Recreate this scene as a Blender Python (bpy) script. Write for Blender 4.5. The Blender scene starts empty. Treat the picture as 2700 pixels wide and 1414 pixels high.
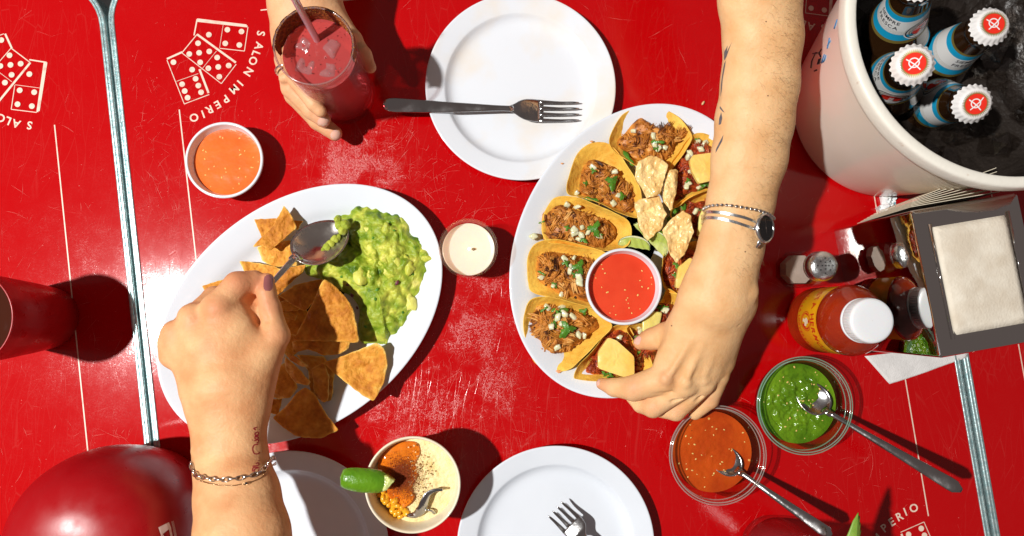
import bpy, math, random
import numpy as np
from mathutils import Vector, Matrix, Euler
from mathutils.bvhtree import BVHTree
random.seed(7); rng = np.random.default_rng(7)
SC = bpy.context.scene
COL = SC.collection
R_ = math.radians

# ------------------------------------------------------------------ camera, light, exposure
CAM_H, FOC = 72.0, 1800.0                       # camera 72 cm above the table top
cF = np.array([68, 115.5, -1800.0]); cF /= np.linalg.norm(cF)
cU = np.array([0, 1.0, 0]); cU -= cF * cU.dot(cF); cU /= np.linalg.norm(cU)
cR = np.cross(cF, cU)
cam_d = bpy.data.cameras.new('camera'); cam = bpy.data.objects.new('camera', cam_d); COL.objects.link(cam)
cam_d.sensor_width = 36; cam_d.lens = FOC / 2576 * 36; cam_d.clip_start = 0.02; cam_d.clip_end = 50
M = Matrix(((cR[0], cU[0], -cF[0], 0), (cR[1], cU[1], -cF[1], 0), (cR[2], cU[2], -cF[2], CAM_H / 100), (0, 0, 0, 1)))
cam.matrix_world = M
SC.camera = cam

world = bpy.data.worlds.new('World'); SC.world = world; world.use_nodes = True
wn = world.node_tree
wbg = wn.nodes['Background']
wbg.inputs['Color'].default_value = (1.0, 0.80, 0.75, 1); wbg.inputs['Strength'].default_value = 0.12

key_d = bpy.data.lights.new('flash', 'POINT'); key_d.energy = 302; key_d.color = (1.0, 0.975, 0.945)
key_d.shadow_soft_size = 0.036
key = bpy.data.objects.new('flash', key_d); COL.objects.link(key); key.location = (-1.20, 0.0, 2.10)

SC.view_settings.view_transform = 'Standard'; SC.view_settings.look = 'None'
SC.view_settings.exposure = 0.0; SC.view_settings.gamma = 1.0
SC.cycles.max_bounces = 10; SC.cycles.transparent_max_bounces = 24
SC.cycles.sample_clamp_indirect = 4.0; SC.cycles.use_denoising = True
SC.cycles.caustics_reflective = False; SC.cycles.caustics_refractive = False

# ------------------------------------------------------------------ picture measurements -> places on the table (cm)
def W(x, y, h=0.0):
    d = FOC * cF + (x - 1288) * cR + (674.5 - y) * cU
    t = (CAM_H - h) / -d[2]
    return np.array([d[0] * t, d[1] * t, h])
def RC(px, h):                                   # a length measured at height h
    return px * (CAM_H - h) / FOC
def crop(cx, cy, k):
    return lambda x, y: ((cx + k * x) / 1.0482, (cy + k * y) / 1.0482)
K1 = crop(280, 0, .4); K2 = crop(960, 0, .4); K3 = crop(1700, 0, .4); K4 = crop(380, 460, .4)
K5 = crop(1320, 260, .4); K6 = crop(1320, 600, .4); K5r = crop(1700, 480, .4); K8 = crop(1700, 874, .4)
K9 = crop(280, 874, .4); K9b = crop(860, 874, .4); K7 = crop(380, 660, .4); K10 = crop(680, 0, .2817)
K12 = crop(2150, 0, .2224); K14 = crop(760, 500, .3113); K15 = crop(2040, 640, .2817)

# ------------------------------------------------------------------ noise
def _h(ix, iy, iz):
    n = (ix * 374761393 + iy * 668265263 + iz * 2147483647) & 0xffffffff
    n = ((n ^ (n >> 13)) * 1274126177) & 0xffffffff
    n = ((n ^ (n >> 16)) * 2246822519) & 0xffffffff
    return ((n ^ (n >> 15)) & 0xffffff) / float(0xffffff)
def vnoise(P, sc=1.0, seed=0):
    P = np.asarray(P, float) / sc + seed * 17.31
    i = np.floor(P).astype(np.int64); f = P - i; f = f * f * (3 - 2 * f)
    out = 0
    for dx in (0, 1):
        for dy in (0, 1):
            for dz in (0, 1):
                w = (f[..., 0] if dx else 1 - f[..., 0]) * (f[..., 1] if dy else 1 - f[..., 1]) * (f[..., 2] if dz else 1 - f[..., 2])
                out = out + w * _h(i[..., 0] + dx, i[..., 1] + dy, i[..., 2] + dz)
    return out * 2 - 1
def fbm(P, sc=1.0, oct=3, seed=0):
    return sum(vnoise(P, sc / 2 ** k, seed + k) / 2 ** k for k in range(oct))

# ------------------------------------------------------------------ objects
ORG = {}
def thing(name, label, cat, loc, group=None):
    o = bpy.data.objects.new(name, None); COL.objects.link(o); o.empty_display_size = .01
    o.location = Vector(loc) * .01; o['label'] = label; o['category'] = cat
    if group: o['group'] = group
    ORG[o.name] = np.array(loc, float)
    return o
def tag(o, label, cat, group=None):
    o['label'] = label; o['category'] = cat
    if group: o['group'] = group
    return o
def mk(name, V, F, mat, parent=None, smooth=True, tone=None, autosmooth=None, label=None, kind=None):
    V = np.asarray(V, float)
    if parent is None:
        org = np.array([V[:, 0].mean(), V[:, 1].mean(), V[:, 2].min()])
    else:
        org = ORG[parent.name]
    me = bpy.data.meshes.new(name); me.from_pydata(((V - org) * .01).tolist(), [], F if isinstance(F, list) else F.tolist())
    if mat is not None:
        for m in (mat if isinstance(mat, (list, tuple)) else [mat]): me.materials.append(m)
    if smooth: me.shade_smooth()
    if tone is not None:
        a = me.attributes.new('tone', 'FLOAT', 'POINT'); a.data.foreach_set('value', np.asarray(tone, np.float32))
    if autosmooth: me.set_sharp_from_angle(angle=R_(autosmooth))
    o = bpy.data.objects.new(name, me); COL.objects.link(o)
    if parent is None: o.location = Vector(org) * .01
    else: o.parent = parent
    ORG[o.name] = org
    if label: o['label'] = label
    if kind: o['kind'] = kind
    return o
def inst(name, me, parent, pos, rot=(0, 0, 0), s=1.0):
    o = bpy.data.objects.new(name, me); COL.objects.link(o); o.parent = parent
    o.location = Vector((np.asarray(pos) - (ORG[parent.name] if parent else 0)) * .01); o.rotation_euler = rot
    o.scale = (s, s, s) if np.isscalar(s) else s
    ORG[o.name] = np.asarray(pos, float)
    return o
def mesh_only(name, V, F, mat, smooth=True, tone=None, sharp=None):
    me = bpy.data.meshes.new(name); me.from_pydata((np.asarray(V) * .01).tolist(), [], F)
    me.materials.append(mat)
    if smooth: me.shade_smooth()
    if tone is not None:
        a = me.attributes.new('tone', 'FLOAT', 'POINT'); a.data.foreach_set('value', np.asarray(tone, np.float32))
    if sharp: me.set_sharp_from_angle(angle=R_(sharp))
    return me
class MB:                                         # gathers shapes that belong to one mesh
    def __init__(s): s.V, s.F, s.T, s.n = [], [], [], 0
    def add(s, V, F, tone=0.5):
        V = np.asarray(V, float); s.V.append(V); s.F += [tuple(int(i) + s.n for i in f) for f in F]
        s.T.append(np.full(len(V), tone) if np.isscalar(tone) else tone); s.n += len(V)
    def out(s): return np.concatenate(s.V), s.F, np.concatenate(s.T)

def lathe(prof, c, seg=64, sx=1.0, sy=1.0, rot=0.0, close=False):
    """profile [(r, z)] turned about the vertical through c; a negative-r list for oval dishes is given by oval()"""
    prof = np.asarray(prof, float); n = len(prof)
    a = np.linspace(0, 2 * np.pi, seg, endpoint=False)
    V = np.zeros((seg, n, 3)); V[..., 0] = np.cos(a)[:, None] * prof[:, 0] * sx; V[..., 1] = np.sin(a)[:, None] * prof[:, 0] * sy
    V[..., 2] = prof[:, 1]
    if rot:
        x, y = V[..., 0].copy(), V[..., 1].copy(); V[..., 0] = x * np.cos(rot) - y * np.sin(rot); V[..., 1] = x * np.sin(rot) + y * np.cos(rot)
    V = V.reshape(-1, 3) + np.asarray(c, float)
    F = []
    for i in range(seg):
        j = (i + 1) % seg
        for k in range(n - 1 if not close else n):
            l = (k + 1) % n
            F.append((i * n + k, j * n + k, j * n + l, i * n + l))
    return V, F
def oval(prof, c, a, b, rot, seg=128):
    """profile [(inset from the edge, z)]; inset None = the centre"""
    t = np.linspace(0, 2 * np.pi, seg, endpoint=False); n = len(prof); V = np.zeros((seg, n, 3))
    for k, (d, z) in enumerate(prof):
        aa, bb = (0.02, 0.02) if d is None else (a - d, b - d)
        V[:, k, 0] = np.cos(t) * aa * np.cos(rot) - np.sin(t) * bb * np.sin(rot)
        V[:, k, 1] = np.cos(t) * aa * np.sin(rot) + np.sin(t) * bb * np.cos(rot)
        V[:, k, 2] = z
    F = [(i * n + k, ((i + 1) % seg) * n + k, ((i + 1) % seg) * n + k + 1, i * n + k + 1) for i in range(seg) for k in range(n - 1)]
    return V.reshape(-1, 3) + np.asarray(c, float), F
def rounded(prof, it=2):                          # round the corners of a profile (Chaikin)
    P = np.asarray(prof, float)
    for _ in range(it):
        Q = [P[0]]
        for i in range(len(P) - 1): Q += [P[i] * .75 + P[i + 1] * .25, P[i] * .25 + P[i + 1] * .75]
        Q.append(P[-1]); P = np.array(Q)
    return P
def catmull(P, n, closed=False):
    P = np.asarray(P, float); N = len(P)
    if closed: Q = np.vstack([P[-1], P, P[0], P[1]]); S = N
    else: Q = np.vstack([2 * P[0] - P[1], P, 2 * P[-1] - P[-2]]); S = N - 1
    t = np.linspace(0, S, n, endpoint=not closed); i = np.minimum(t.astype(int), S - 1); f = (t - i)[:, None]
    a, b, c, d = Q[i], Q[i + 1], Q[i + 2], Q[i + 3]
    return .5 * (2 * b + (c - a) * f + (2 * a - 5 * b + 4 * c - d) * f ** 2 + (3 * b - a - 3 * c + d) * f ** 3)
def linres(P, n):                                 # closed polygon resampled evenly along its edges
    P = np.asarray(P, float); Q = np.vstack([P, P[:1]]); L = np.r_[0, np.cumsum(np.linalg.norm(np.diff(Q, axis=0), axis=1))]
    t = np.linspace(0, L[-1], n, endpoint=False)
    return np.stack([np.interp(t, L, Q[:, k]) for k in range(P.shape[1])], 1)
def tube(path, rad, seg=8, flat=None, cap=True, up=(0, 0, 1)):
    """tube along path; rad scalar/list; flat = list of thickness ratios along the up direction"""
    P = np.asarray(path, float); n = len(P); rad = np.full(n, rad) if np.isscalar(rad) else np.asarray(rad, float)
    flat = np.ones(n) if flat is None else (np.full(n, flat) if np.isscalar(flat) else np.asarray(flat))
    T = np.gradient(P, axis=0); T /= np.linalg.norm(T, axis=1)[:, None] + 1e-9
    up = np.asarray(up, float); V = []
    a = np.linspace(0, 2 * np.pi, seg, endpoint=False)
    s = np.cross(T[0], up); s = s if np.linalg.norm(s) > .05 else np.cross(T[0], [1, 0, 0])
    for i in range(n):
        s2 = np.cross(T[i], up)
        if np.linalg.norm(s2) > .2: s2 /= np.linalg.norm(s2); s = s2 if np.dot(s2, s) > 0 or i == 0 else -s2
        s = s - T[i] * np.dot(s, T[i]); s /= np.linalg.norm(s) + 1e-9
        u = np.cross(s, T[i]);
        V.append(P[i] + rad[i] * (np.cos(a)[:, None] * s + np.sin(a)[:, None] * u * flat[i]))
    V = np.concatenate(V)
    F = [(i * seg + k, i * seg + (k + 1) % seg, (i + 1) * seg + (k + 1) % seg, (i + 1) * seg + k) for i in range(n - 1) for k in range(seg)]
    if cap: F += [tuple(range(seg))[::-1], tuple((n - 1) * seg + k for k in range(seg))]
    return V, F
def blob(outline, rings, top, bot, center=None, power=1.0):
    """solid over a (star-shaped) outline [(x, y)]: top(x, y, r) and bot(x, y, r) give heights, r = 0 centre .. 1 edge"""
    O = np.asarray(outline, float)[:, :2]; n = len(O); c = O.mean(0) if center is None else np.asarray(center, float)[:2]
    r = np.linspace(0, 1, rings + 1)[1:] ** power
    XY = (c + (O[None] - c) * r[:, None, None]).reshape(-1, 2); rr = np.repeat(r, n)
    XY = np.vstack([c, XY]); rr = np.r_[0, rr]
    zt = top(XY[:, 0], XY[:, 1], rr); zb = bot(XY[:, 0], XY[:, 1], rr)
    m = len(XY); V = np.vstack([np.c_[XY, zt], np.c_[XY, zb]])
    F = []
    area = 0.5 * np.sum(O[:, 0] * np.roll(O[:, 1], -1) - np.roll(O[:, 0], -1) * O[:, 1]); s = 1 if area > 0 else -1
    def q(*f): F.append(f if s > 0 else f[::-1])
    for k in range(n):
        l = (k + 1) % n; q(0, 1 + k, 1 + l); q(m, m + 1 + l, m + 1 + k)
        for j in range(rings - 1):
            a, b = 1 + j * n, 1 + (j + 1) * n
            q(a + k, b + k, b + l, a + l); q(m + a + l, m + b + l, m + b + k, m + a + k)
        e = 1 + (rings - 1) * n; q(e + k, m + e + k, m + e + l, e + l)
    return V, F
def rotV(V, c, e):
    Mx = np.array(Euler(e).to_matrix()); return (np.asarray(V) - c) @ Mx.T + c
_tc = {}
def text2d(s, size=1.0, shear=0.0, bold=0.0):
    """flat glyph mesh of a string: verts (n, 2) centred in x, faces"""
    cu = bpy.data.curves.new('t', 'FONT'); cu.body = s; cu.size = size; cu.align_x = 'CENTER'; cu.shear = shear; cu.offset = bold; cu.resolution_u = 3
    o = bpy.data.objects.new('t', cu); COL.objects.link(o); dg = bpy.context.evaluated_depsgraph_get(); me = o.evaluated_get(dg).to_mesh()
    V = np.array([v.co[:2] for v in me.vertices]).reshape(-1, 2); F = [tuple(p.vertices) for p in me.polygons]
    o.evaluated_get(dg).to_mesh_clear(); bpy.data.objects.remove(o); bpy.data.curves.remove(cu)
    return V, F

# ------------------------------------------------------------------ materials
def mat(name, col, rough=.5, metal=0.0, col2=None, nscale=20, ndet=4, nlo=.35, nhi=.65, bump=0.0, bscale=200, sss=0.0,
        sssr=(1, .3, .15), trans=0.0, ior=1.45, coat=0.0, tone=None, spec=.5, bdist=.001, rvar=0.0, aniso=0.0):
    m = bpy.data.materials.new(name); m.use_nodes = True; nt = m.node_tree; b = nt.nodes['Principled BSDF']; L = nt.links.new; N = nt.nodes.new
    b.inputs['Base Color'].default_value = (*col, 1); b.inputs['Roughness'].default_value = rough; b.inputs['Metallic'].default_value = metal
    b.inputs['IOR'].default_value = ior; b.inputs['Specular IOR Level'].default_value = spec
    if trans: b.inputs['Transmission Weight'].default_value = trans
    if coat: b.inputs['Coat Weight'].default_value = coat; b.inputs['Coat Roughness'].default_value = .08
    if sss: b.inputs['Subsurface Weight'].default_value = sss; b.inputs['Subsurface Radius'].default_value = sssr; b.inputs['Subsurface Scale'].default_value = .004
    tc = N('ShaderNodeTexCoord'); src = tc.outputs['Object']
    if tone is not None:                          # list of (pos, colour): colour by the piece's own tone value
        at = N('ShaderNodeAttribute'); at.attribute_name = 'tone'; rp = N('ShaderNodeValToRGB'); e = rp.color_ramp.elements
        while len(e) > 1: e.remove(e[-1])
        e[0].position = tone[0][0]; e[0].color = (*tone[0][1], 1)
        for p, c in tone[1:]: q = e.new(p); q.color = (*c, 1)
        no = N('ShaderNodeTexNoise'); no.inputs['Scale'].default_value = nscale; no.inputs['Detail'].default_value = ndet; L(src, no.inputs['Vector'])
        mth = N('ShaderNodeMath'); mth.operation = 'MULTIPLY_ADD'; mth.inputs[1].default_value = .35; L(no.outputs[0], mth.inputs[0])
        m2 = N('ShaderNodeMath'); m2.operation = 'SUBTRACT'; m2.inputs[1].default_value = .175; L(at.outputs['Fac'], m2.inputs[0]); L(m2.outputs[0], mth.inputs[2])
        L(mth.outputs[0], rp.inputs[0]); L(rp.outputs[0], b.inputs['Base Color'])
    elif col2 is not None:
        no = N('ShaderNodeTexNoise'); no.inputs['Scale'].default_value = nscale; no.inputs['Detail'].default_value = ndet; L(src, no.inputs['Vector'])
        mr = N('ShaderNodeMapRange'); mr.inputs[1].default_value = nlo; mr.inputs[2].default_value = nhi; L(no.outputs[0], mr.inputs[0])
        mx = N('ShaderNodeMix'); mx.data_type = 'RGBA'; mx.inputs['A'].default_value = (*col, 1); mx.inputs['B'].default_value = (*col2, 1)
        L(mr.outputs[0], mx.inputs['Factor']); L(mx.outputs['Result'], b.inputs['Base Color'])
    if rvar:
        n3 = N('ShaderNodeTexNoise'); n3.inputs['Scale'].default_value = 60; n3.inputs['Detail'].default_value = 5; L(src, n3.inputs['Vector'])
        mr = N('ShaderNodeMapRange'); mr.inputs[3].default_value = max(.02, rough - rvar); mr.inputs[4].default_value = rough + rvar; mr.inputs[1].default_value = .3; mr.inputs[2].default_value = .7
        L(n3.outputs[0], mr.inputs[0]); L(mr.outputs[0], b.inputs['Roughness'])
    if bump:
        n2 = N('ShaderNodeTexNoise'); n2.inputs['Scale'].default_value = bscale; n2.inputs['Detail'].default_value = 5; L(src, n2.inputs['Vector'])
        bp = N('ShaderNodeBump'); bp.inputs['Strength'].default_value = bump; bp.inputs['Distance'].default_value = bdist
        L(n2.outputs[0], bp.inputs['Height']); L(bp.outputs[0], b.inputs['Normal'])
    return m
def clear(name, tint=(1, 1, 1), edge=(.5, .6, .55), rough=.03, ior=1.5, body=None, bodymix=0.0, bump=0.0, bscale=150, refl=None):
    """thin clear glass or liquid: straight-through light tinted by how obliquely it is crossed, plus mirror reflection"""
    m = bpy.data.materials.new(name); m.use_nodes = True; nt = m.node_tree; nt.nodes.clear(); N = nt.nodes.new; L = nt.links.new
    out = N('ShaderNodeOutputMaterial'); tr = N('ShaderNodeBsdfTransparent'); gl = N('ShaderNodeBsdfGlossy'); gl.inputs['Roughness'].default_value = rough
    fr = N('ShaderNodeMath'); fr.operation = 'MULTIPLY_ADD'; fr.inputs[1].default_value = .35; fr.inputs[2].default_value = .06; lp = N('ShaderNodeMath'); lp.operation = 'POWER'; lp.inputs[1].default_value = 5; lq = N('ShaderNodeLayerWeight'); lq.inputs['Blend'].default_value = .5; L(lq.outputs['Facing'], lp.inputs[0]); L(lp.outputs[0], fr.inputs[0]); lw = N('ShaderNodeLayerWeight'); lw.inputs['Blend'].default_value = .35
    mx = N('ShaderNodeMix'); mx.data_type = 'RGBA'; mx.inputs['A'].default_value = (*tint, 1); mx.inputs['B'].default_value = (*edge, 1)
    L(lw.outputs['Facing'], mx.inputs['Factor']); L(mx.outputs['Result'], tr.inputs['Color'])
    s = N('ShaderNodeMixShader'); L(fr.outputs[0], s.inputs[0]); L(tr.outputs[0], s.inputs[1]); L(gl.outputs[0], s.inputs[2]); last = s
    if refl is not None: fr.inputs[2].default_value = refl
    if bump:
        tcb = N('ShaderNodeTexCoord'); nb_ = N('ShaderNodeTexNoise'); nb_.inputs['Scale'].default_value = bscale; nb_.inputs['Detail'].default_value = 4; L(tcb.outputs['Object'], nb_.inputs['Vector']); bpn = N('ShaderNodeBump'); bpn.inputs['Strength'].default_value = bump; bpn.inputs['Distance'].default_value = .002; L(nb_.outputs[0], bpn.inputs['Height']); L(bpn.outputs[0], gl.inputs['Normal'])
    if body is not None:
        df = N('ShaderNodeBsdfDiffuse'); df.inputs['Color'].default_value = (*body, 1)
        s0 = N('ShaderNodeMixShader'); s0.inputs[0].default_value = bodymix; L(tr.outputs[0], s0.inputs[1]); L(df.outputs[0], s0.inputs[2]); L(s0.outputs[0], s.inputs[1])
    L(last.outputs[0], out.inputs['Surface'])
    return m
def table_mat():
    m = bpy.data.materials.new('scratched_red_laminate'); m.use_nodes = True; nt = m.node_tree; b = nt.nodes['Principled BSDF']; N = nt.nodes.new; L = nt.links.new
    tc = N('ShaderNodeTexCoord'); src = tc.outputs['Object']
    def mth(op, a, c=None, d=None):
        k = N('ShaderNodeMath'); k.operation = op
        for i, v in enumerate((a, c, d)):
            if v is None: continue
            if hasattr(v, 'links'): L(v, k.inputs[i])
            else: k.inputs[i].default_value = v
        return k.outputs[0]
    def noise(sc, det, vec=src, rough=.5):
        n = N('ShaderNodeTexNoise'); n.inputs['Scale'].default_value = sc; n.inputs['Detail'].default_value = det; n.inputs['Roughness'].default_value = rough; L(vec, n.inputs['Vector']); return n
    def mapr(x, a, c, lo=0, hi=1):
        k = N('ShaderNodeMapRange'); k.inputs[1].default_value = a; k.inputs[2].default_value = c; k.inputs[3].default_value = lo; k.inputs[4].default_value = hi; L(x, k.inputs[0]); return k.outputs[0]
    scr = []
    for sc, rot, st, wd, lo, seed in ((60, .5, (1, .16, 1), .022, .54, 0), (90, -.9, (1, .12, 1), .03, .52, 3), (120, 1.35, (1, .14, 1), .035, .50, 7), (75, 2.3, (1, .2, 1), .022, .55, 11)):
        mp = N('ShaderNodeMapping'); mp.inputs['Rotation'].default_value = (0, 0, rot); mp.inputs['Scale'].default_value = st; mp.inputs['Location'].default_value = (seed, seed * .37, 0)
        wob = noise(4, 2); vm = N('ShaderNodeVectorMath'); vm.operation = 'MULTIPLY_ADD'; vm.inputs[1].default_value = (.12, .12, .0); L(wob.outputs['Color'], vm.inputs[0]); L(src, vm.inputs[2])
        L(vm.outputs[0], mp.inputs[0])
        vo = N('ShaderNodeTexVoronoi'); vo.feature = 'DISTANCE_TO_EDGE'; vo.inputs['Scale'].default_value = sc; L(mp.outputs[0], vo.inputs['Vector'])
        ln = mapr(vo.outputs['Distance'], 0.0, wd * .55, 1, 0)
        off = N('ShaderNodeMapping'); off.inputs['Location'].default_value = (seed + 5, 2, 0); L(src, off.inputs[0])
        mk_ = mapr(noise(9, 4, off.outputs[0]).outputs[0], lo, lo + .07)
        scr.append(mth('MULTIPLY', ln, mk_))
    s = scr[0]
    for k in scr[1:]: s = mth('MAXIMUM', s, k)
    speck = mapr(noise(420, 2).outputs[0], .70, .78)
    speck = mth('MULTIPLY', speck, mapr(noise(14, 4).outputs[0], .50, .62))
    haze = mapr(noise(24, 9, rough=.75).outputs[0], .38, .60)
    fine = mapr(noise(520, 8, rough=.8).outputs[0], .38, .62)
    wear = mth('MULTIPLY', haze, fine)
    zone = None
    for q, rad in (((900, 385), 4.5), ((1080, 1000), 6.5), ((960, 450), 3.5), ((1190, 860), 5.5), ((650, 1120), 4), ((1250, 1060), 5), ((1250, 720), 4)):
        w_ = W(*q)[:2] - (W(430, 65)[:2] + W(2370, 1519)[:2]) / 2
        dv = N('ShaderNodeVectorMath'); dv.operation = 'DISTANCE'; dv.inputs[1].default_value = (w_[0] * .01, w_[1] * .01, .04); L(src, dv.inputs[0])
        one = mapr(dv.outputs['Value'], rad * .016, rad * .003); zone = one if zone is None else mth('MAXIMUM', zone, one)
    zone = mth('MULTIPLY', zone, mapr(noise(30, 6, rough=.7).outputs[0], .36, .60))
    wear = mth('MULTIPLY', wear, mth('MULTIPLY_ADD', zone, .93, .07))
    mark = mth('MAXIMUM', s, speck)
    mark = mth('MULTIPLY', mark, mth('MULTIPLY_ADD', zone, .85, .15))
    # scuffs are pale where the surface is abraded
    pale = mth('MINIMUM', mth('MULTIPLY_ADD', mark, .16, mth('MULTIPLY', wear, .08)), 1.0)
    mx = N('ShaderNodeMix'); mx.data_type = 'RGBA'; mx.inputs['A'].default_value = (.47, .0006, .0022, 1); mx.inputs['B'].default_value = (.85, .55, .45, 1)
    L(pale, mx.inputs['Factor']); L(mx.outputs['Result'], b.inputs['Base Color'])
    L(mth('MULTIPLY_ADD', wear, .50, .10), b.inputs['Roughness'])
    b.inputs['Specular IOR Level'].default_value = .5
    hgt = mth('ADD', mth('MULTIPLY', mark, -.30), mth('MULTIPLY', noise(600, 3).outputs[0], .02))
    hgt = mth('ADD', hgt, mth('MULTIPLY', fine, mth('MULTIPLY', wear, .5)))
    bp = N('ShaderNodeBump'); bp.inputs['Strength'].default_value = .45; bp.inputs['Distance'].default_value = .0006; L(hgt, bp.inputs['Height']); L(bp.outputs[0], b.inputs['Normal'])
    return m
def skin_mat(name, c1, c2):
    m = mat(name, c1, rough=.50, col2=c2, nscale=42, ndet=8, nlo=.34, nhi=.66, bump=.40, bscale=240, sss=.10, sssr=(1, .35, .18), spec=.28, bdist=.0012)
    nt = m.node_tree; b = nt.nodes['Principled BSDF']; N = nt.nodes.new; L = nt.links.new
    # second, larger relief: fine skin lines
    vo = N('ShaderNodeTexVoronoi'); vo.inputs['Scale'].default_value = 620; tc = [n for n in nt.nodes if n.type == 'TEX_COORD'][0]; L(tc.outputs['Object'], vo.inputs['Vector'])
    bp = N('ShaderNodeBump'); bp.inputs['Strength'].default_value = .25; bp.inputs['Distance'].default_value = .0003; L(vo.outputs['Distance'], bp.inputs['Height'])
    old = b.inputs['Normal'].links[0].from_socket; L(old, bp.inputs['Normal']); L(bp.outputs[0], b.inputs['Normal'])
    # the skin's own redness over the knuckles comes in by a tone attribute
    at = N('ShaderNodeAttribute'); at.attribute_name = 'tone'; src = b.inputs['Base Color'].links[0].from_socket
    mx = N('ShaderNodeMix'); mx.data_type = 'RGBA'; mx.inputs['B'].default_value = (.62, .22, .12, 1); L(at.outputs['Fac'], mx.inputs['Factor']); L(src, mx.inputs['A']); L(mx.outputs['Result'], b.inputs['Base Color'])
    return m
m_table = table_mat()
m_print = mat('cream_print', (.80, .62, .50), .4, col2=(.72, .36, .28), nscale=120, nlo=.55, nhi=.75)
m_chrome = mat('chrome', (.84, .88, .88), .26, 1.0, bump=.25, bscale=500, rvar=.12)
m_trim = mat('brushed_trim', (.70, .86, .86), .34, .78, col2=(.42, .62, .64), nscale=240, bump=.25, bscale=300, rvar=.10)
m_steel = mat('steel', (.56, .56, .56), .16, 1.0, bump=.12, bscale=300, rvar=.10)
m_mel = mat('white_melamine', (.76, .81, .87), .13, col2=(.72, .77, .83), nscale=14, ndet=6, rvar=.05)
m_mel2 = mat('used_white_melamine', (.77, .81, .86), .13, col2=(.80, .72, .60), nscale=16, nlo=.50, nhi=.80, rvar=.05)
m_black = mat('dark_floor', (.012, .011, .01), .7, col2=(.03, .03, .03))
m_gap = mat('plain_black', (.01, .01, .01), .7)
# ================================================================== the tables
TA = R_(7.87); tux = np.array([math.cos(TA), math.sin(TA)]); tuy = np.array([-math.sin(TA), math.cos(TA)])
TC = (W(430, 65)[:2] + W(2370, 1519)[:2]) / 2
BH, TH_ = 34.6, 40.0                              # half size of the printed border and of the top
def tworld(P, c):
    P = np.asarray(P, float); return c + P[..., :1] * tux + P[..., 1:2] * tuy
def tlocal(p, c): d = np.asarray(p)[:2] - c; return np.array([d @ tux, d @ tuy])
def rrect(h, r, n=10):
    out = []
    for cx, cy, a0 in ((1, 1, 0), (-1, 1, 90), (-1, -1, 180), (1, -1, 270)):
        for k in range(n + 1):
            a = R_(a0 + 90 * k / n); out.append((cx * (h - r) + r * math.cos(a), cy * (h - r) + r * math.sin(a)))
    return np.array(out)
def strip(path, w, z=.025):
    P = np.asarray(path, float); T = np.gradient(P, axis=0); T /= np.linalg.norm(T, axis=1)[:, None]; Nn = np.c_[-T[:, 1], T[:, 0]]
    V = np.vstack([P + Nn * w / 2, P - Nn * w / 2]); n = len(P)
    return np.c_[V, np.full(2 * n, z)], [(i, n + i, n + i + 1, i + 1) for i in range(n - 1)]
def disc2(c, r, n=16, z=.025):
    a = np.linspace(0, 2 * np.pi, n, endpoint=False); return np.c_[c[0] + r * np.cos(a), c[1] + r * np.sin(a), np.full(n, z)], [tuple(range(n))]
def kloc(p): q = K1(*p); return tlocal(W(*q), TC) - np.array([-BH, BH])     # relative to the border's upper left corner
DOM = {'bars': [((600, 128), (925, 168), 9), ((580, 235), (600, 128), 7), ((935, 180), (912, 338), 4), ((912, 338), (750, 320), 4), ((772, 165), (748, 318), 2.4), ((600, 139), (932, 176), 10),
                ((600, 228), (855, 414), 11), ((500, 350), (600, 228), 5), ((500, 350), (760, 553), 4), ((760, 553), (858, 425), 4), ((728, 338), (630, 460), 2.4),
                ((402, 390), (502, 345), 10), ((402, 398), (516, 687), 4), ((516, 687), (680, 625), 4), ((616, 458), (676, 615), 11), ((465, 538), (608, 487), 2.4)],
       'dots': [(678, 231), (800, 198), (893, 210), (786, 288), (879, 299), (607, 287), (549, 358), (614, 350), (681, 341), (621, 413), (733, 381), (675, 452), (740, 443), (809, 434), (747, 508),
                (445, 412), (568, 461), (591, 521), (502, 557), (609, 566), (519, 602), (627, 610), (538, 646)]}
LET = [('S', 1022, 222), ('A', 1010, 305), ('L', 990, 355), ('O', 970, 403), ('N', 940, 475), ('I', 885, 550), ('M', 845, 590), ('P', 790, 655), ('E', 737, 692), ('R', 683, 725), ('I', 640, 755), ('O', 580, 778)]
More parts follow.
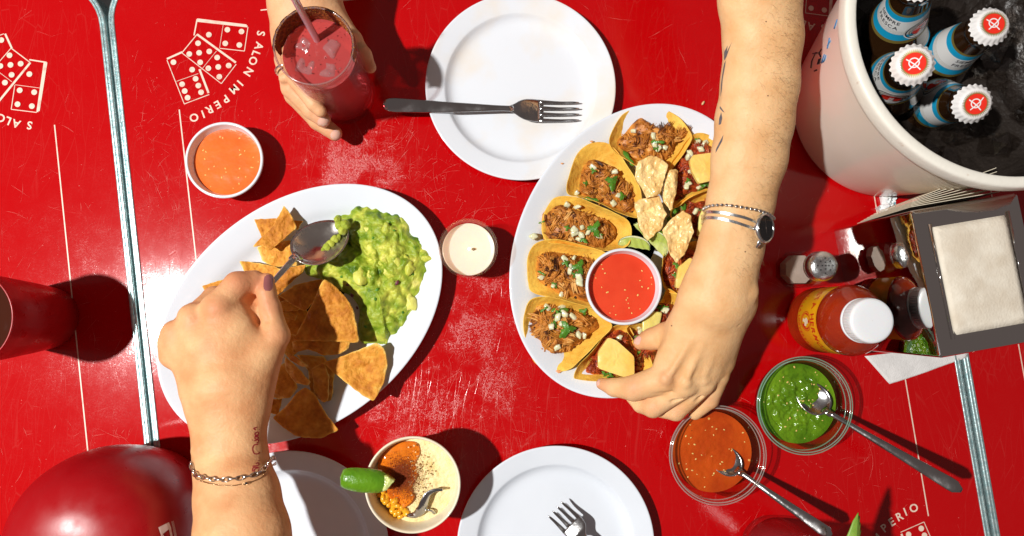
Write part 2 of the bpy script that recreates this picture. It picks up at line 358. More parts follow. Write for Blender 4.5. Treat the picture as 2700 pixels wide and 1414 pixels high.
def add_table(center, corners, label):
    t = thing('table', label, 'table', (center[0], center[1], -4), 'red diner tables pushed together')
    o = rrect(TH_, 5.0); n = len(o); w = tworld(o, center)
    V = np.vstack([np.c_[w, np.zeros(n)], np.c_[w, np.full(n, -3.2)]])
    mk('tabletop', V, [tuple(range(n)), tuple(range(n, 2 * n))[::-1]] + [(i, n + i, n + (i + 1) % n, (i + 1) % n) for i in range(n)], m_table, t, smooth=False)
    prof = rounded([(0.003, -3.1), (0.003, .02), (.03, .10), (.16, .13), (.27, .11), (.31, .02), (.35, .02), (.39, .12), (.52, .12), (.64, .04), (.68, -.25), (.68, -3.1)], 1)
    ring = [tworld(rrect(TH_ + d, 5.0 + d), center) for d, z in prof]; m = len(prof)
    V = np.concatenate([np.c_[ring[k], np.full(n, prof[k][1])] for k in range(m)])
    mk('metal_edge', V, [(k * n + i, (k + 1) * n + i, (k + 1) * n + (i + 1) % n, k * n + (i + 1) % n) for k in range(m - 1) for i in range(n)], m_trim, t, smooth=True, autosmooth=35)
    Rr = [np.array([[math.cos(R_(a)), -math.sin(R_(a))], [math.sin(R_(a)), math.cos(R_(a))]]) for a in (0, -90, -180, -270)]
    s = W(K1(0, 0)[0], K1(0, 0)[1])[:2]; unit = 0.0153      # cm per crop unit
    for k in range(4):
        cc = np.array([[-BH, BH], [BH, BH], [BH, -BH], [-BH, -BH]])[k]
        # border line along the side that follows this corner
        a, b_ = cc + Rr[k] @ np.array([9.2, 0]), cc + Rr[k] @ np.array([2 * BH - 9.2, 0])
        V, F = strip(np.linspace(a, b_, 8), .12); V[:, :2] = tworld(V[:, :2], center); mk('printed_line', V, F, m_print, t, smooth=False)
        if k not in corners: continue
        mb = MB()
        for p, q, wd in DOM['bars']:
            V, F = strip(np.array([kloc(p), kloc(q)]), wd * 2 * unit * .62); V[:, :2] = tworld((Rr[k] @ V[:, :2].T).T + cc, center); V[:, 2] += .0015 * len(mb.V); mb.add(V, F)
        for p in DOM['dots']:
            V, F = disc2(kloc(p), 18.5 * unit, z=.055); V[:, :2] = tworld((Rr[k] @ V[:, :2].T).T + cc, center); mb.add(V, F)
        mk('domino_print', mb.out()[0], mb.out()[1], m_print, t, smooth=False)
        mb = MB()
        for ch, x, y in LET:
            p = kloc((x, y)); ang = math.atan2(p[1], p[0]) - math.pi / 2; V, F = text2d(ch, 1.12, bold=.022)
            V = V - [0, .40]; c, s_ = math.cos(ang), math.sin(ang)
            V = np.c_[V[:, 0] * c - V[:, 1] * s_, V[:, 0] * s_ + V[:, 1] * c] + p
            V = (Rr[k] @ V.T).T + cc; mb.add(np.c_[tworld(V, center), np.full(len(V), .03)], F)
        mk('lettering', mb.out()[0], mb.out()[1], m_print, t, smooth=False)
    return t
T_MID = add_table(TC, (0, 1, 2, 3), 'middle red laminate table with scratches carrying all the dishes')
T_LEFT = add_table(TC - tux * 81.5, (1, 2), 'left red table beyond the double metal edge strip')
add_table(TC + tux * 81.6, (0, 3), 'right red table under the outer side of the white bucket')
def plane(name, x0, x1, y0, y1, z, m, kind='structure'):
    o = mk(name, [(x0, y0, z), (x1, y0, z), (x1, y1, z), (x0, y1, z)], [(0, 1, 2, 3)], m, smooth=False); o['kind'] = kind; return o
def scratches(t, center, n, seed, spots):
    g = np.random.default_rng(seed); VV, FF, m0 = [], [], 0
    for _ in range(n):
        if g.random() < .72:
            cx, cy, sd = spots[g.integers(len(spots))]; p = np.array([cx, cy]) + g.normal(0, sd, 2)
        else: p = g.uniform(-39, 39, 2)
        L = min(9, .25 + g.exponential(1.0)); an = g.normal(.9, .75) if g.random() < .7 else g.uniform(0, 3.14); kap = g.normal(0, .16); k = max(3, int(L * 3)); q = np.linspace(0, L, k)
        th = an + kap * q + .12 * np.cumsum(g.normal(0, 1, k)) / 3; P = p + np.c_[np.cumsum(np.cos(th)), np.cumsum(np.sin(th))] * L / k
        if abs(P).max() > 39.4: continue
        w = g.choice([.010, .015, .022, .032], p=[.55, .36, .08, .01]) * np.sin(np.linspace(.25, 2.9, k)); T = np.gradient(P, axis=0); T /= np.linalg.norm(T, axis=1)[:, None] + 1e-9; N_ = np.c_[-T[:, 1], T[:, 0]]
        V = np.vstack([P + N_ * w[:, None] / 2, P - N_ * w[:, None] / 2]); VV.append(V); FF += [(m0 + i, m0 + k + i, m0 + k + i + 1, m0 + i + 1) for i in range(k - 1)]; m0 += 2 * k
    for _ in range(n // 2):
        cx, cy, sd = spots[g.integers(len(spots))]; p = np.array([cx, cy]) + g.normal(0, sd * 1.3, 2)
        if abs(p).max() > 39: continue
        k = 5; a = np.linspace(0, 6.28, k, endpoint=False) + g.uniform(0, 1); r = g.uniform(.012, .05) * g.uniform(.5, 1.3, k); VV.append(p + np.c_[r * np.cos(a), r * np.sin(a)]); FF.append(tuple(range(m0, m0 + k))); m0 += k
    V = np.concatenate(VV); mk('scratches', np.c_[tworld(V, center), np.full(len(V), .008)], FF, m_scr, t, smooth=False, kind='stuff')
m_scr = mat('bare_scratch', (.72, .24, .21), .75, col2=(.55, .02, .02), spec=.15, nscale=80, nlo=.35, nhi=.6)
_sp = [tuple(tlocal(W(*q), TC)) + (sd,) for q, sd in (((890, 380), 3.0), ((1080, 1000), 3.6), ((1200, 850), 3.0), ((430, 600), 2.6), ((440, 480), 3), ((700, 420), 4), ((980, 440), 3), ((1130, 500), 4), ((1240, 1000), 4), ((1270, 700), 5), ((620, 1110), 3), ((960, 1060), 2.5), ((350, 300), 3), ((1900, 1200), 8), ((2100, 1250), 6))]
scratches(T_MID, TC, 2600, 1, _sp)
scratches(T_LEFT, TC - tux * 81.5, 900, 2, [(36, -8, 4), (36, -20, 4), (30, 0, 12), (34, 10, 5)])
plane('floor', -300, 300, -300, 300, -75, m_black)

# ================================================================== plates
PLATE = rounded([(.02, .62), (5.5, .60), (6.7, .66), (7.25, .95), (7.6, 1.42), (7.75, 1.5), (9.2, 1.86), (9.45, 1.92), (9.55, 1.84), (9.5, 1.7), (7.7, 1.2), (6.4, .25), (6.1, .02), (5.7, .02), (5.5, .3), (.02, .3)], 2)
def plate(cx, cy, z, label, m, R=9.5):
    P = PLATE.copy(); P[:, 0] *= R / 9.5; V, F = lathe(P, (cx, cy, z), 128)
    return tag(mk('plate', V, F, m), label, 'plate', 'round white plates')
plate(3.55, 22.75, 0, 'round white plate with a faint stain and a fork lying across it', m_mel2)
plate(-18.6, -22.6, 0, 'round white plate in the arm shadow at the lower left', m_mel)
plate(6.9, -22.3, 0, 'clean white plate at the bottom centre with fork tines over it', m_mel)
def platter(c, a, b, rot, z, label):
    prof = rounded([(None, .60), (6.0, .58), (4.2, .66), (3.2, 1.0), (2.5, 1.55), (1.9, 1.85), (.5, 2.35), (.15, 2.45), (0, 2.38), (.05, 2.25), (2.2, 1.5), (3.6, .3), (3.9, .02), (4.3, .02), (4.5, .3), (None, .3)][0:0] or [(9.5, .60), (6.0, .58), (4.2, .66), (3.2, 1.0), (2.5, 1.55), (1.9, 1.85), (.5, 2.35), (.15, 2.45), (0, 2.38), (.05, 2.25), (2.2, 1.5), (3.6, .3), (3.9, .02), (4.3, .02), (4.5, .3), (9.5, .3)], 2)
    V, F = oval([tuple(p) for p in prof], (c[0], c[1], z), a, b, R_(rot)); n = len(prof); seg = 128
    F = F + [tuple(i * n for i in range(seg)), tuple(i * n + n - 1 for i in range(seg))[::-1]]
    return tag(mk('oval_platter', V, F, m_mel), label, 'platter', 'oval white platters')
PL = (-17.66, .14); PT = (14.75, 6.38)
platter(PL, 15.0, 10.75, -141.9, 0, 'oval white platter of tortilla chips and guacamole')
platter(PT, 15.2, 11.6, -116.7, .15, 'oval white platter holding the ring of tacos')

# ================================================================== cutlery
def frame(A, B, up=(0, 0, 1)):
    A = np.asarray(A, float); B = np.asarray(B, float); d = B - A; L = np.linalg.norm(d); d = d / L; s = np.cross(d, up); s /= np.linalg.norm(s); return A, d, s, np.cross(s, d), L
def fork(A, B, label, zc, group='forks', wscale=1.0, tilt=None, name='fork'):
    A, d, s, u, L = frame(A, B) if tilt is None else frame(A, B, tilt)
    t = thing(name, label, 'fork', A, group)
    P = lambda q, off=0.0: A + d * L * q + s * off + u * np.interp(q, [k[0] for k in zc], [k[1] for k in zc])
    q = np.r_[np.array([0, .004, .012, .03, .06]), np.linspace(.1, .60, 14), [.63, .66]]
    w = np.interp(q, [0, .004, .012, .03, .06, .2, .4, .58, .63, .66], [.12, .32, .52, .68, .73, .66, .48, .30, .29, .34]) * wscale
    V, F = tube([P(k) for k in q], w, 12, flat=.10 / w * np.interp(q, [0, .6, .66], [1, 1.5, 1.2]), up=u); mk('handle', V, F, m_steel, t)
    q = np.linspace(.64, .80, 12); w = np.interp(q, [.64, .66, .69, .72, .76, .80], [.32, .45, .85, 1.08, 1.16, 1.15]) * wscale
    V, F = tube([P(k) for k in q], w, 14, flat=.085 / w, up=u); mk('head', V, F, m_steel, t)
    for k in range(4):
        o0 = (k - 1.5) * .63 * wscale; q = np.linspace(.79, 1, 8)
        path = [P(a, o0 * (1 - .05 * (a - .79) / .21)) + u * -0.0 for a in q]
        w = np.interp(q, [.79, .97, 1], [.22, .12, .05]) * wscale; V, F = tube(path, w, 8, flat=.075 / w * np.interp(q, [.79, .97, 1], [1, .9, .5]), up=u); mk('tine', V, F, m_steel, t)
    return t
def cutl(px, h): return W(px[0], px[1], h)
fork(W(964, 266, 2.2), W(1457, 280, 1.3), 'steel fork lying across the stained plate', [(0, .35), (.12, .25), (.3, .05), (.6, .28), (.68, .25), (.8, -.35), (.9, -.45), (1, .0)])
fork(W(1600, 1475, 2.4), W(1395, 1278, 1.9), 'steel fork pointing up over the clean bottom plate', [(0, .2), (.3, .05), (.6, .5), (.7, .5), (.8, .1), (.9, 0), (1, .35)])
def dish(c, d, s, u, L, Wd, depth, th=.07, rings=10, seg=40, egg=.12):
    V = []
    for side in (0, 1):
        for j in range(rings + 1):
            r = j / rings; rr = r + (0.0 if side == 0 else .0)
            for k in range(seg):
                a = 2 * np.pi * k / seg; x = math.cos(a) * rr; y = math.sin(a) * rr * (1 - egg * math.cos(a))
                V.append(c + d * x * L / 2 + s * y * Wd / 2 + u * (-depth * (1 - r ** 2) ** .85 - (th if side and j < rings else 0) - (th * .5 if side and j == rings else 0)))
    n = (rings + 1) * seg; F = []
    for j in range(rings):
        for k in range(seg):
            l = (k + 1) % seg; a, b_ = j * seg, (j + 1) * seg
            F.append((a + k, b_ + k, b_ + l, a + l)); F.append((n + a + l, n + b_ + l, n + b_ + k, n + a + k))
    e = rings * seg
    F += [(e + k, n + e + k, n + e + (k + 1) % seg, e + (k + 1) % seg) for k in range(seg)]
    return np.array(V), F
def spoon(A, B, C, label, hw, bowlW, depth, up=(0, 0, 1), bend=(0, 0, 0, 0), m=None, name='spoon', neckw=.26):
    """A handle end, B neck, C bowl tip"""
    A, B, C = map(lambda v: np.asarray(v, float), (A, B, C)); t = thing(name, label, 'spoon', A); m = m or m_steel
    _, d, s, u, L = frame(A, B, up); q = np.linspace(0, 1, 22)
    w = np.interp(q, [0, .01, .04, .1, .4, .85, 1], [hw * .3, hw * .7, hw * .95, hw, hw * .72, neckw, neckw * 1.05])
    path = [A + d * L * k + u * np.interp(k, [0, .33, .66, 1], bend) for k in q]
    V, F = tube(path, w, 12, flat=np.interp(q, [0, .8, 1], [.13, .5, .5]), up=u); mk('handle', V, F, m, t)
    _, d2, s2, u2, L2 = frame(B, C, up)
    V, F = dish((B + C) / 2 + d2 * .02, d2, s2, u2, L2 * 1.02, bowlW, depth); mk('bowl', V, F, m, t)
    V, F = tube([B - d2 * .5 - u2 * .02, B - u2 * .05, B + d2 * .45 - u2 * .22], [neckw, neckw * 1.5, neckw * 1.9], 12, flat=[.5, .4, .3], up=u2); mk('neck', V, F, m, t)
    return t

# ================================================================== small bowls of salsa
def speckled(name, c1, c2, dots, dk, scale=55, rough=.18, dark=None, bump=.5, nscale=30):
    m = mat(name, c1, rough, col2=c2, nscale=nscale, ndet=6, nlo=.35, nhi=.65, bump=bump, bscale=160, bdist=.0012, sss=.15, sssr=(1, .4, .2), coat=.1)
    nt = m.node_tree; b = nt.nodes['Principled BSDF']; N = nt.nodes.new; L = nt.links.new; tc = [n for n in nt.nodes if n.type == 'TEX_COORD'][0]
    src = b.inputs['Base Color'].links[0].from_socket
    for k, (col, sc, th) in enumerate([(dots, scale, dk)] + ([(dark, scale * 1.7, dk * .7)] if dark else [])):
        vo = N('ShaderNodeTexVoronoi'); vo.inputs['Scale'].default_value = sc; L(tc.outputs['Object'], vo.inputs['Vector'])
        mr = N('ShaderNodeMapRange'); mr.inputs[1].default_value = th; mr.inputs[2].default_value = th * .8; mr.inputs[3].default_value = 0; mr.inputs[4].default_value = .85; L(vo.outputs['Distance'], mr.inputs[0])
        wn_ = N('ShaderNodeMath'); wn_.operation = 'GREATER_THAN'; wn_.inputs[1].default_value = .55; sp = N('ShaderNodeSeparateColor'); L(vo.outputs['Color'], sp.inputs[0]); L(sp.outputs[k], wn_.inputs[0])
        mu = N('ShaderNodeMath'); mu.operation = 'MULTIPLY'; L(mr.outputs[0], mu.inputs[0]); L(wn_.outputs[0], mu.inputs[1])
        mx = N('ShaderNodeMix'); mx.data_type = 'RGBA'; mx.inputs['B'].default_value = (*col, 1); L(mu.outputs[0], mx.inputs['Factor']); L(src, mx.inputs['A']); src = mx.outputs['Result']
    L(src, b.inputs['Base Color']); return m
m_sal1 = speckled('orange_salsa', (.86, .18, .030), (.78, .13, .020), (.9, .42, .05), .03, 45, rough=.16, bump=.2)
m_sal2 = speckled('red_salsa', (.74, .070, .026), (.66, .050, .018), (.85, .30, .06), .03, 45, rough=.16, bump=.2)
m_salg = speckled('green_salsa', (.15, .29, .010), (.060, .15, .004), (.50, .60, .12), .14, 70, bump=1.4, rough=.12)
m_salb = speckled('brown_salsa', (.56, .080, .006), (.40, .042, .004), (.85, .42, .10), .07, 55, dark=(.02, .01, .005), rough=.2)
m_seed = mat('pale_seed', (.85, .55, .16), .3, sss=.2)
def liquid(c, r, z, amp=.04, seed=0, rings=26, seg=64, men=.06, sc=.5):
    a = np.linspace(0, 2 * np.pi, seg, endpoint=False); rr = np.linspace(0.0, 1, rings + 1)[1:]
    X = (c[0] + r * rr[:, None] * np.cos(a)).ravel(); Y = (c[1] + r * rr[:, None] * np.sin(a)).ravel(); X = np.r_[c[0], X]; Y = np.r_[c[1], Y]; q = np.r_[0, np.repeat(rr, seg)]
    Z = z + amp * fbm(np.c_[X, Y, X * 0], sc, 4, seed) * (1 - q ** 6) + men * q ** 8
    F = [(0, 1 + k, 1 + (k + 1) % seg) for k in range(seg)] + [(1 + j * seg + k, 1 + (j + 1) * seg + k, 1 + (j + 1) * seg + (k + 1) % seg, 1 + j * seg + (k + 1) % seg) for j in range(rings - 1) for k in range(seg)]
    return np.c_[X, Y, Z], F
def seeds(parent, c, r, z, n, size=.11, seed=0, m=None, name='seeds'):
    g = np.random.default_rng(seed); mb = MB()
    for _ in range(n):
        a, q = g.uniform(0, 2 * np.pi), math.sqrt(g.uniform(0, .85)) * r; p = np.array([c[0] + q * math.cos(a), c[1] + q * math.sin(a), z])
        V, F = lathe([(.02, -.5), (.8, -.3), (1, 0), (.7, .4), (.02, .55)], (0, 0, 0), 7, 1, .65); V = V * size * g.uniform(.5, 1.1) * np.array([1, 1, .5]); V = rotV(V, 0, (0, 0, g.uniform(0, 6))) + p; mb.add(V, F)
    return mk(name, mb.out()[0], mb.out()[1], m or m_seed, parent, kind='stuff')
def ramekin(c, z0, R, h, m_in, zin, label, seed):
    t = thing('ramekin', label, 'ramekin', (c[0], c[1], z0), 'small white salsa ramekins')
    P = rounded([(.02, .35), (R * .66, .35), (R * .74, .6), (R * .90, h * .8), (R * .925, h), (R * .95, h + .05), (R, h), (R, h - .3), (R * .965, h - .38), (R * .955, h * .75), (R * .76, .25), (R * .72, 0), (R * .66, 0), (R * .64, .12), (.02, .12)], 2)
    V, F = lathe(P, (c[0], c[1], z0), 96); mk('cup', V, F, m_mel, t)
    rl = R * (.74 + .16 * (zin - .6) / (h * .8 - .6)) + .03
    V, F = liquid(c, rl, z0 + zin, .010, seed, men=.05, sc=.9); mk('salsa', V, F, m_in, t); seeds(t, c, rl, z0 + zin + .01, 26, .12, seed)
    return t
cr = W(563, 402, 3.0); ramekin(cr, 0, 3.72, 2.95, m_sal1, 2.0, 'white ramekin of orange salsa alone on the red table', 3)
cr2 = W(1570, 721, 4.6); ramekin(cr2, 1.25, 3.66, 3.3, m_sal2, 2.35, 'white ramekin of red salsa standing among the tacos', 5)

m_glass = clear('clear_glass', (.98, 1, .98), (.90, .94, .92)); m_glass_g = clear('greenish_glass', (.96, 1, .97), (.62, .86, .74)); m_glass_p = clear('rosy_glass', (.99, .98, .97), (.88, .84, .82))
def glass_bowl(px, h, m_g, m_in, label, seed, z_in=2.7, R=4.62, amp=.08, dz=0):
    c = W(px[0], px[1], h); t = thing('glass_bowl', label, 'bowl', (c[0], c[1], 0), 'small glass bowls of salsa')
    out = rounded([(.02, .02), (2.5, .02), (2.75, .12), (3.5, 1.1), (4.2, 2.8), (4.42, h - .5), (R, h - .25), (R + .04, h - .1), (R - .06, h), (R - .22, h - .02), (4.2, h - .4), (3.95, 2.8), (3.2, 1.15), (2.4, .42), (.02, .38)], 2)
    V, F = lathe(out, (c[0], c[1], 0), 96); mk('bowl', V, F, m_g, t)
    gb_ = (.50, .74, .62) if m_g is m_glass_g else (.74, .62, .58); m_rim = clear('highlight_glass_edge', (.8, .9, .85), gb_, rough=.08, body=gb_, bodymix=.30)  # pale diffuse body puts the rim's bright highlights into its colour
    for r0, z0 in ((R - .02, h - .10), (R - .24, h - .06), (4.28, h - .75)):
        a = np.linspace(0, 2 * np.pi, 97); V, F = tube(np.c_[c[0] + r0 * np.cos(a), c[1] + r0 * np.sin(a), a * 0 + z0], .055, 8, cap=False); mk('rim_bead', V, F, m_rim, t)
    for z, r in ((h - .38, 4.50), (h - .62, 4.44)):
        a = np.linspace(0, 2 * np.pi, 65); V, F = tube(np.c_[c[0] + r * np.cos(a), c[1] + r * np.sin(a), a * 0 + z], .05, 6, cap=False); mk('rim_ring', V, F, m_g, t)
    r_in = 3.2 + (.75) * (z_in - 1.15) / 1.65 - .05
    L_ = rounded([(.02, z_in - .05), (r_in - .05, z_in), (r_in, z_in - .02), (3.16, 1.18), (2.35, .47), (.02, .44)], 1)
    V, F = lathe([(q[0], q[1]) for q in L_[2:]], (c[0], c[1], 0), 72); mk('salsa_side', V, F, m_in, t)
    V, F = liquid(c, r_in, z_in, amp, seed, rings=44, seg=110, sc=.55); V = np.asarray(V)
    mk('salsa', V, F, m_in, t); seeds(t, c, r_in, z_in + amp * .5, 34, .13, seed)
    return t, c
tg, cg = glass_bowl((2026, 1021), 4.6, m_glass_g, m_salg, 'green tinted glass bowl of chunky green salsa', 11, amp=.22)
tb, cb = glass_bowl((1807, 1146), 4.6, m_glass_p, m_salb, 'clear glass bowl of brown red salsa beside the hand', 17, amp=.05)
spoon(W(2420, 1235, 8.0), W(2082, 1036, 3.5), W(2010, 965, 2.35), 'steel spoon standing in the green salsa', .62, 2.9, .5, neckw=.25)
spoon(W(2092, 1348, 7.0), W(1862, 1188, 3.3), W(1785, 1125, 2.2), 'steel spoon standing in the brown salsa', .58, 2.6, .5, neckw=.24)

# ================================================================== candle
cc_ = W(1178, 624, 5.6); t = thing('candle', 'lit pale wax candle in a small glass between the platters', 'candle', (cc_[0], cc_[1], 0))
V, F = lathe(rounded([(.02, .0), (2.2, 0), (2.45, .15), (2.72, 5.45), (2.78, 5.6), (2.70, 5.66), (2.6, 5.5), (2.38, .5), (.02, .45)], 1), (cc_[0], cc_[1], 0), 80); mk('glass', V, F, clear('candle_glass', (1, .96, .93), (.90, .70, .62)), t)
m_wax = mat('wax', (.90, .78, .62), .25, sss=.35, sssr=(1, .6, .3), coat=.3)
V, F = lathe(rounded([(.02, 4.05), (.4, 4.05), (1.2, 4.1), (2.35, 4.2), (2.5, 4.3), (2.5, 3.4), (2.28, .5), (.02, .5)], 1), (cc_[0], cc_[1], 0), 64); mk('wax', V, F, m_wax, t)
V, F = tube([(cc_[0], cc_[1], 4.0), (cc_[0] + .03, cc_[1] + .02, 4.4), (cc_[0] + .08, cc_[1], 4.6)], .05, 6); wk = mk('wick', V, F, m_gap, t)
m_fl = bpy.data.materials.new('flame'); m_fl.use_nodes = True; bb = m_fl.node_tree.nodes['Principled BSDF']; bb.inputs['Emission Color'].default_value = (1, .75, .35, 1); bb.inputs['Emission Strength'].default_value = 6; bb.inputs['Base Color'].default_value = (1, .8, .4, 1)
V, F = lathe([(.01, 4.5), (.12, 4.62), (.15, 4.75), (.1, 4.98), (.01, 5.3)], (cc_[0] + .08, cc_[1], 0), 12); mk('flame', V, F, m_fl, wk)

# ================================================================== tall glasses of red drink
m_drink = clear('pink_drink', (.95, .38, .40), (.88, .32, .34), body=(.85, .16, .18), bodymix=.36, ior=1.33)
m_drink_top = clear('pink_drink_surface', (.70, .26, .28), (.60, .2, .22), body=(.74, .10, .095), bodymix=.50, bump=.8, bscale=70, rough=.05)
m_tglass = clear('tumbler_glass', (1, .98, .98), (.95, .92, .92), rough=.22, bump=.9, bscale=110, refl=.07)
m_chili = mat('chili_powder', (.46, .11, .015), .7, col2=(.20, .040, .006), nscale=260, bump=1.0, bscale=420, bdist=.003)
m_ice = clear('ice', (.92, .72, .72), (.80, .5, .5), rough=.06, body=(.80, .48, .48), bodymix=.22, bump=1.0, bscale=130, refl=.12)  # pale diffuse body stands for whitish highlights on the ice
m_straw = mat('pink_straw', (.58, .36, .42), .25, trans=.35, ior=1.4, coat=.4)
def tumbler(c, label, straw=None, chili=None, h=13.4, zt=11.3):
    t = thing('drinking_glass', label, 'glass', (c[0], c[1], 0), 'tall glasses of pink drink')
    rt, rb = 3.34, 3.08; rr = lambda z: rb + (rt - rb) * z / h
    V, F = lathe(rounded([(.02, .03), (2.8, 0), (rb, .2), (rr(6), 6), (rt - .02, h - .1), (rt - .05, h), (rt - .16, h - .02), (rr(6) - .18, 6), (rb - .2, .9), (2.5, .62), (.02, .6)], 1), (c[0], c[1], 0), 96); mk('glass_wall', V, F, m_tglass, t)
    a = np.linspace(0, 2 * np.pi, 97); V, F = tube(np.c_[c[0] + (rt - .08) * np.cos(a), c[1] + (rt - .08) * np.sin(a), a * 0 + h], .085, 8, cap=False); mk('rim', V, F, clear('rim_glass', (.85, .7, .7), (.6, .4, .4), rough=.12, body=(.7, .45, .42), bodymix=.2), t)
    V, F = lathe([(2.45, .66), (rb - .24, 1.0), (rr(6) - .2, 6), (rr(zt) - .18, zt)], (c[0], c[1], 0), 80); mk('drink', V, F, m_drink, t)
    V, F = liquid(c, rr(zt) - .18, zt, .05, 21, men=.1, sc=1.2); mk('drink_surface', V, F, m_drink_top, t)
    g = np.random.default_rng(4)
    for k in range(4):
        p = np.array([c[0], c[1], zt - .15]) + np.array([[-1.1, -.9, 0], [.9, .7, 0], [-1.2, .9, -.1], [.8, -1.2, -.1]][k])
        o = [(-.8, -.7), (.8, -.75), (.85, .7), (-.75, .8)]; V, F = blob(catmull(linres(o, 12), 24, True), 4, lambda x, y, r: .30 - .30 * r ** 3 + .20 * vnoise(np.c_[x, y, x * 0], .5, k), lambda x, y, r: -.9 + .3 * r ** 4)
        V = rotV(V, 0, (g.uniform(-.3, .3), g.uniform(-.3, .3), g.uniform(0, 3))) + p; mk('ice_cube', V, F, m_ice, t)
    mb = MB()
    for _ in range(90):
        a_, q_ = g.uniform(0, 6.28), math.sqrt(g.uniform(.02, 1)) * (rr(zt) - .35); V, F = lathe([(.02, -.7), (.7, -.5), (1, 0), (.7, .5), (.02, .7)], (0, 0, 0), 7); mb.add(V * g.uniform(.025, .075) + [c[0] + q_ * math.cos(a_), c[1] + q_ * math.sin(a_), zt + .05], F)
    mk('bubbles', mb.out()[0], mb.out()[1], clear('bubble', (1, .9, .9), (.9, .7, .7), refl=.35), t, kind='stuff')
    if chili:
        a0, a1 = chili; a = np.linspace(a0, a1, 90); mb = MB()
        for side, rad in ((0, rt + .035), (1, rt - .20)):
            zz = np.linspace(0, 1, 14); wob = 1.5 + 1.15 * np.sin((a - a0) / (a1 - a0) * np.pi) ** .6 + .35 * vnoise(np.c_[a * 6, a * 0, a * 0], .7, side)
            V = np.zeros((90, 14, 3)); dep = (h + .05) - (wob if side else wob * .45)[:, None] * zz[None]
            rr_ = rad + (.03 * vnoise(np.stack([np.broadcast_to(a[:, None] * 12, (90, 14)), np.broadcast_to(dep * 4, (90, 14)), np.zeros((90, 14))], -1), 1, 3))
            V[..., 0] = c[0] + rr_ * np.cos(a)[:, None]; V[..., 1] = c[1] + rr_ * np.sin(a)[:, None]; V[..., 2] = dep
            mb.add(V.reshape(-1, 3), [(i * 14 + k, (i + 1) * 14 + k, (i + 1) * 14 + k + 1, i * 14 + k + 1) for i in range(89) for k in range(13)])
        mk('chili_coating', mb.out()[0], mb.out()[1], m_chili, t)
        mb = MB()
        for _ in range(700):
            q = g.uniform(a0, a1); z = h + g.uniform(-.05, .12) if g.random() < .5 else h - g.uniform(0, 2.4); rd = rt - (.08 if z > h - .05 else .2) + g.uniform(-.1, .08) * (z > h - .05)
            s = g.uniform(.02, .06); V = np.array([[1, 0, 0], [-.5, .87, 0], [-.5, -.87, 0], [0, 0, 1.2]]) * s; V = rotV(V, 0, g.uniform(0, 6, 3)) + [c[0] + rd * math.cos(q), c[1] + rd * math.sin(q), z]; mb.add(V, [(0, 1, 2), (0, 1, 3), (1, 2, 3), (2, 0, 3)])
        mk('chili_grains', mb.out()[0], mb.out()[1], mat('chili_grain', (.42, .12, .02), .5, col2=(.7, .35, .05), nscale=900), t, smooth=False, kind='stuff')
    if straw:
        A, B = straw; P = np.linspace(A, B, 24); V, F = tube(P, .30, 14, cap=False); V2, F2 = tube(P, .25, 14, cap=False); mb = MB(); mb.add(V, F); mb.add(V2, [f[::-1] for f in F2])
        s = thing('drinking_straw', 'pink drinking straw standing in the chili rimmed glass', 'straw', A); mk('straw_tube', mb.out()[0], mb.out()[1], m_straw, s)
    return t
cgl = (W(785, 110, 13.4) + W(872, 245, 0)) / 2
tumbler(cgl, 'tall glass of pink drink with chili rim held by a hand', straw=(W(800, 105, 11.0), W(690, -95, 21)), chili=(R_(-15), R_(187)))
cg2 = W(1937, 1372, 0); tumbler(cg2, 'second tall glass of red drink at the bottom right edge')
# leafy garnish of that glass
m_leafg = mat('garnish_leaf', (.14, .30, .03), .45, col2=(.25, .42, .06), nscale=60, sss=.1)
lf = [W(2100, 1470, 13), W(2104, 1400, 13), W(2126, 1352, 13.5), W(2148, 1312, 13.8), W(2168, 1292, 14), W(2167, 1300, 14), W(2174, 1306, 14), W(2168, 1314, 14), W(2174, 1322, 13.9), W(2168, 1330, 13.8), W(2172, 1340, 13.7), W(2162, 1350, 13.6), W(2166, 1400, 13.2), W(2158, 1475, 13.2)]
V, F = blob(linres([p[:2] for p in lf], 80), 8, lambda x, y, r: 13.75 + .25 * np.sin((x - lf[0][0]) * 1.5) - .3 * r, lambda x, y, r: 13.67 + .25 * np.sin((x - lf[0][0]) * 1.5) - .3 * r); tag(mk('garnish_leaf', V, F, m_leafg), 'green saw edged garnish leaf on the bottom right glass', 'leaf')
# ================================================================== hot sauce bottle
hb = W(2062, 806, 0)[:2] + [-.25, .05]
t = thing('sauce_bottle', 'plastic bottle of red hot sauce with yellow label and white cap', 'bottle', (hb[0], hb[1], 0))
m_sauce = mat('hot_sauce_in_plastic', (.33, .024, .004), .12, col2=(.24, .015, .003), nscale=30, coat=1.0, sss=.25, sssr=(1, .25, .1))
prof = [(.02, 0), (2.9, 0), (3.15, .12)]
for z in np.arange(.3, 2.3, .1): prof.append((3.22 + .05 * math.sin((z - .3) / .34 * 2 * math.pi), z))
prof += [(3.22, 2.4), (3.2, 2.5), (3.2, 6.6), (3.3, 6.75), (3.3, 6.95), (3.1, 7.5), (2.6, 8.1), (2.0, 8.6), (1.75, 8.8), (1.7, 9.0), (1.7, 9.2), (.02, 9.25)]
V, F = lathe(prof, (hb[0], hb[1], 0), 96); mk('bottle_body', V, F, m_sauce, t)
m_yel = mat('yellow_label', (.86, .42, .008), .3, col2=(.80, .36, .01), nscale=60, coat=.4)
V, F = lathe([(3.215, 2.6), (3.23, 2.65), (3.23, 6.5), (3.215, 6.55)], (hb[0], hb[1], 0), 96); lbo = mk('label', V, F, m_yel, t)
m_redink = mat('red_ink', (.62, .035, .01), .35); m_grnink = mat('green_ink', (.06, .22, .03), .35); m_cream = mat('cream_ink', (.85, .72, .5), .35)
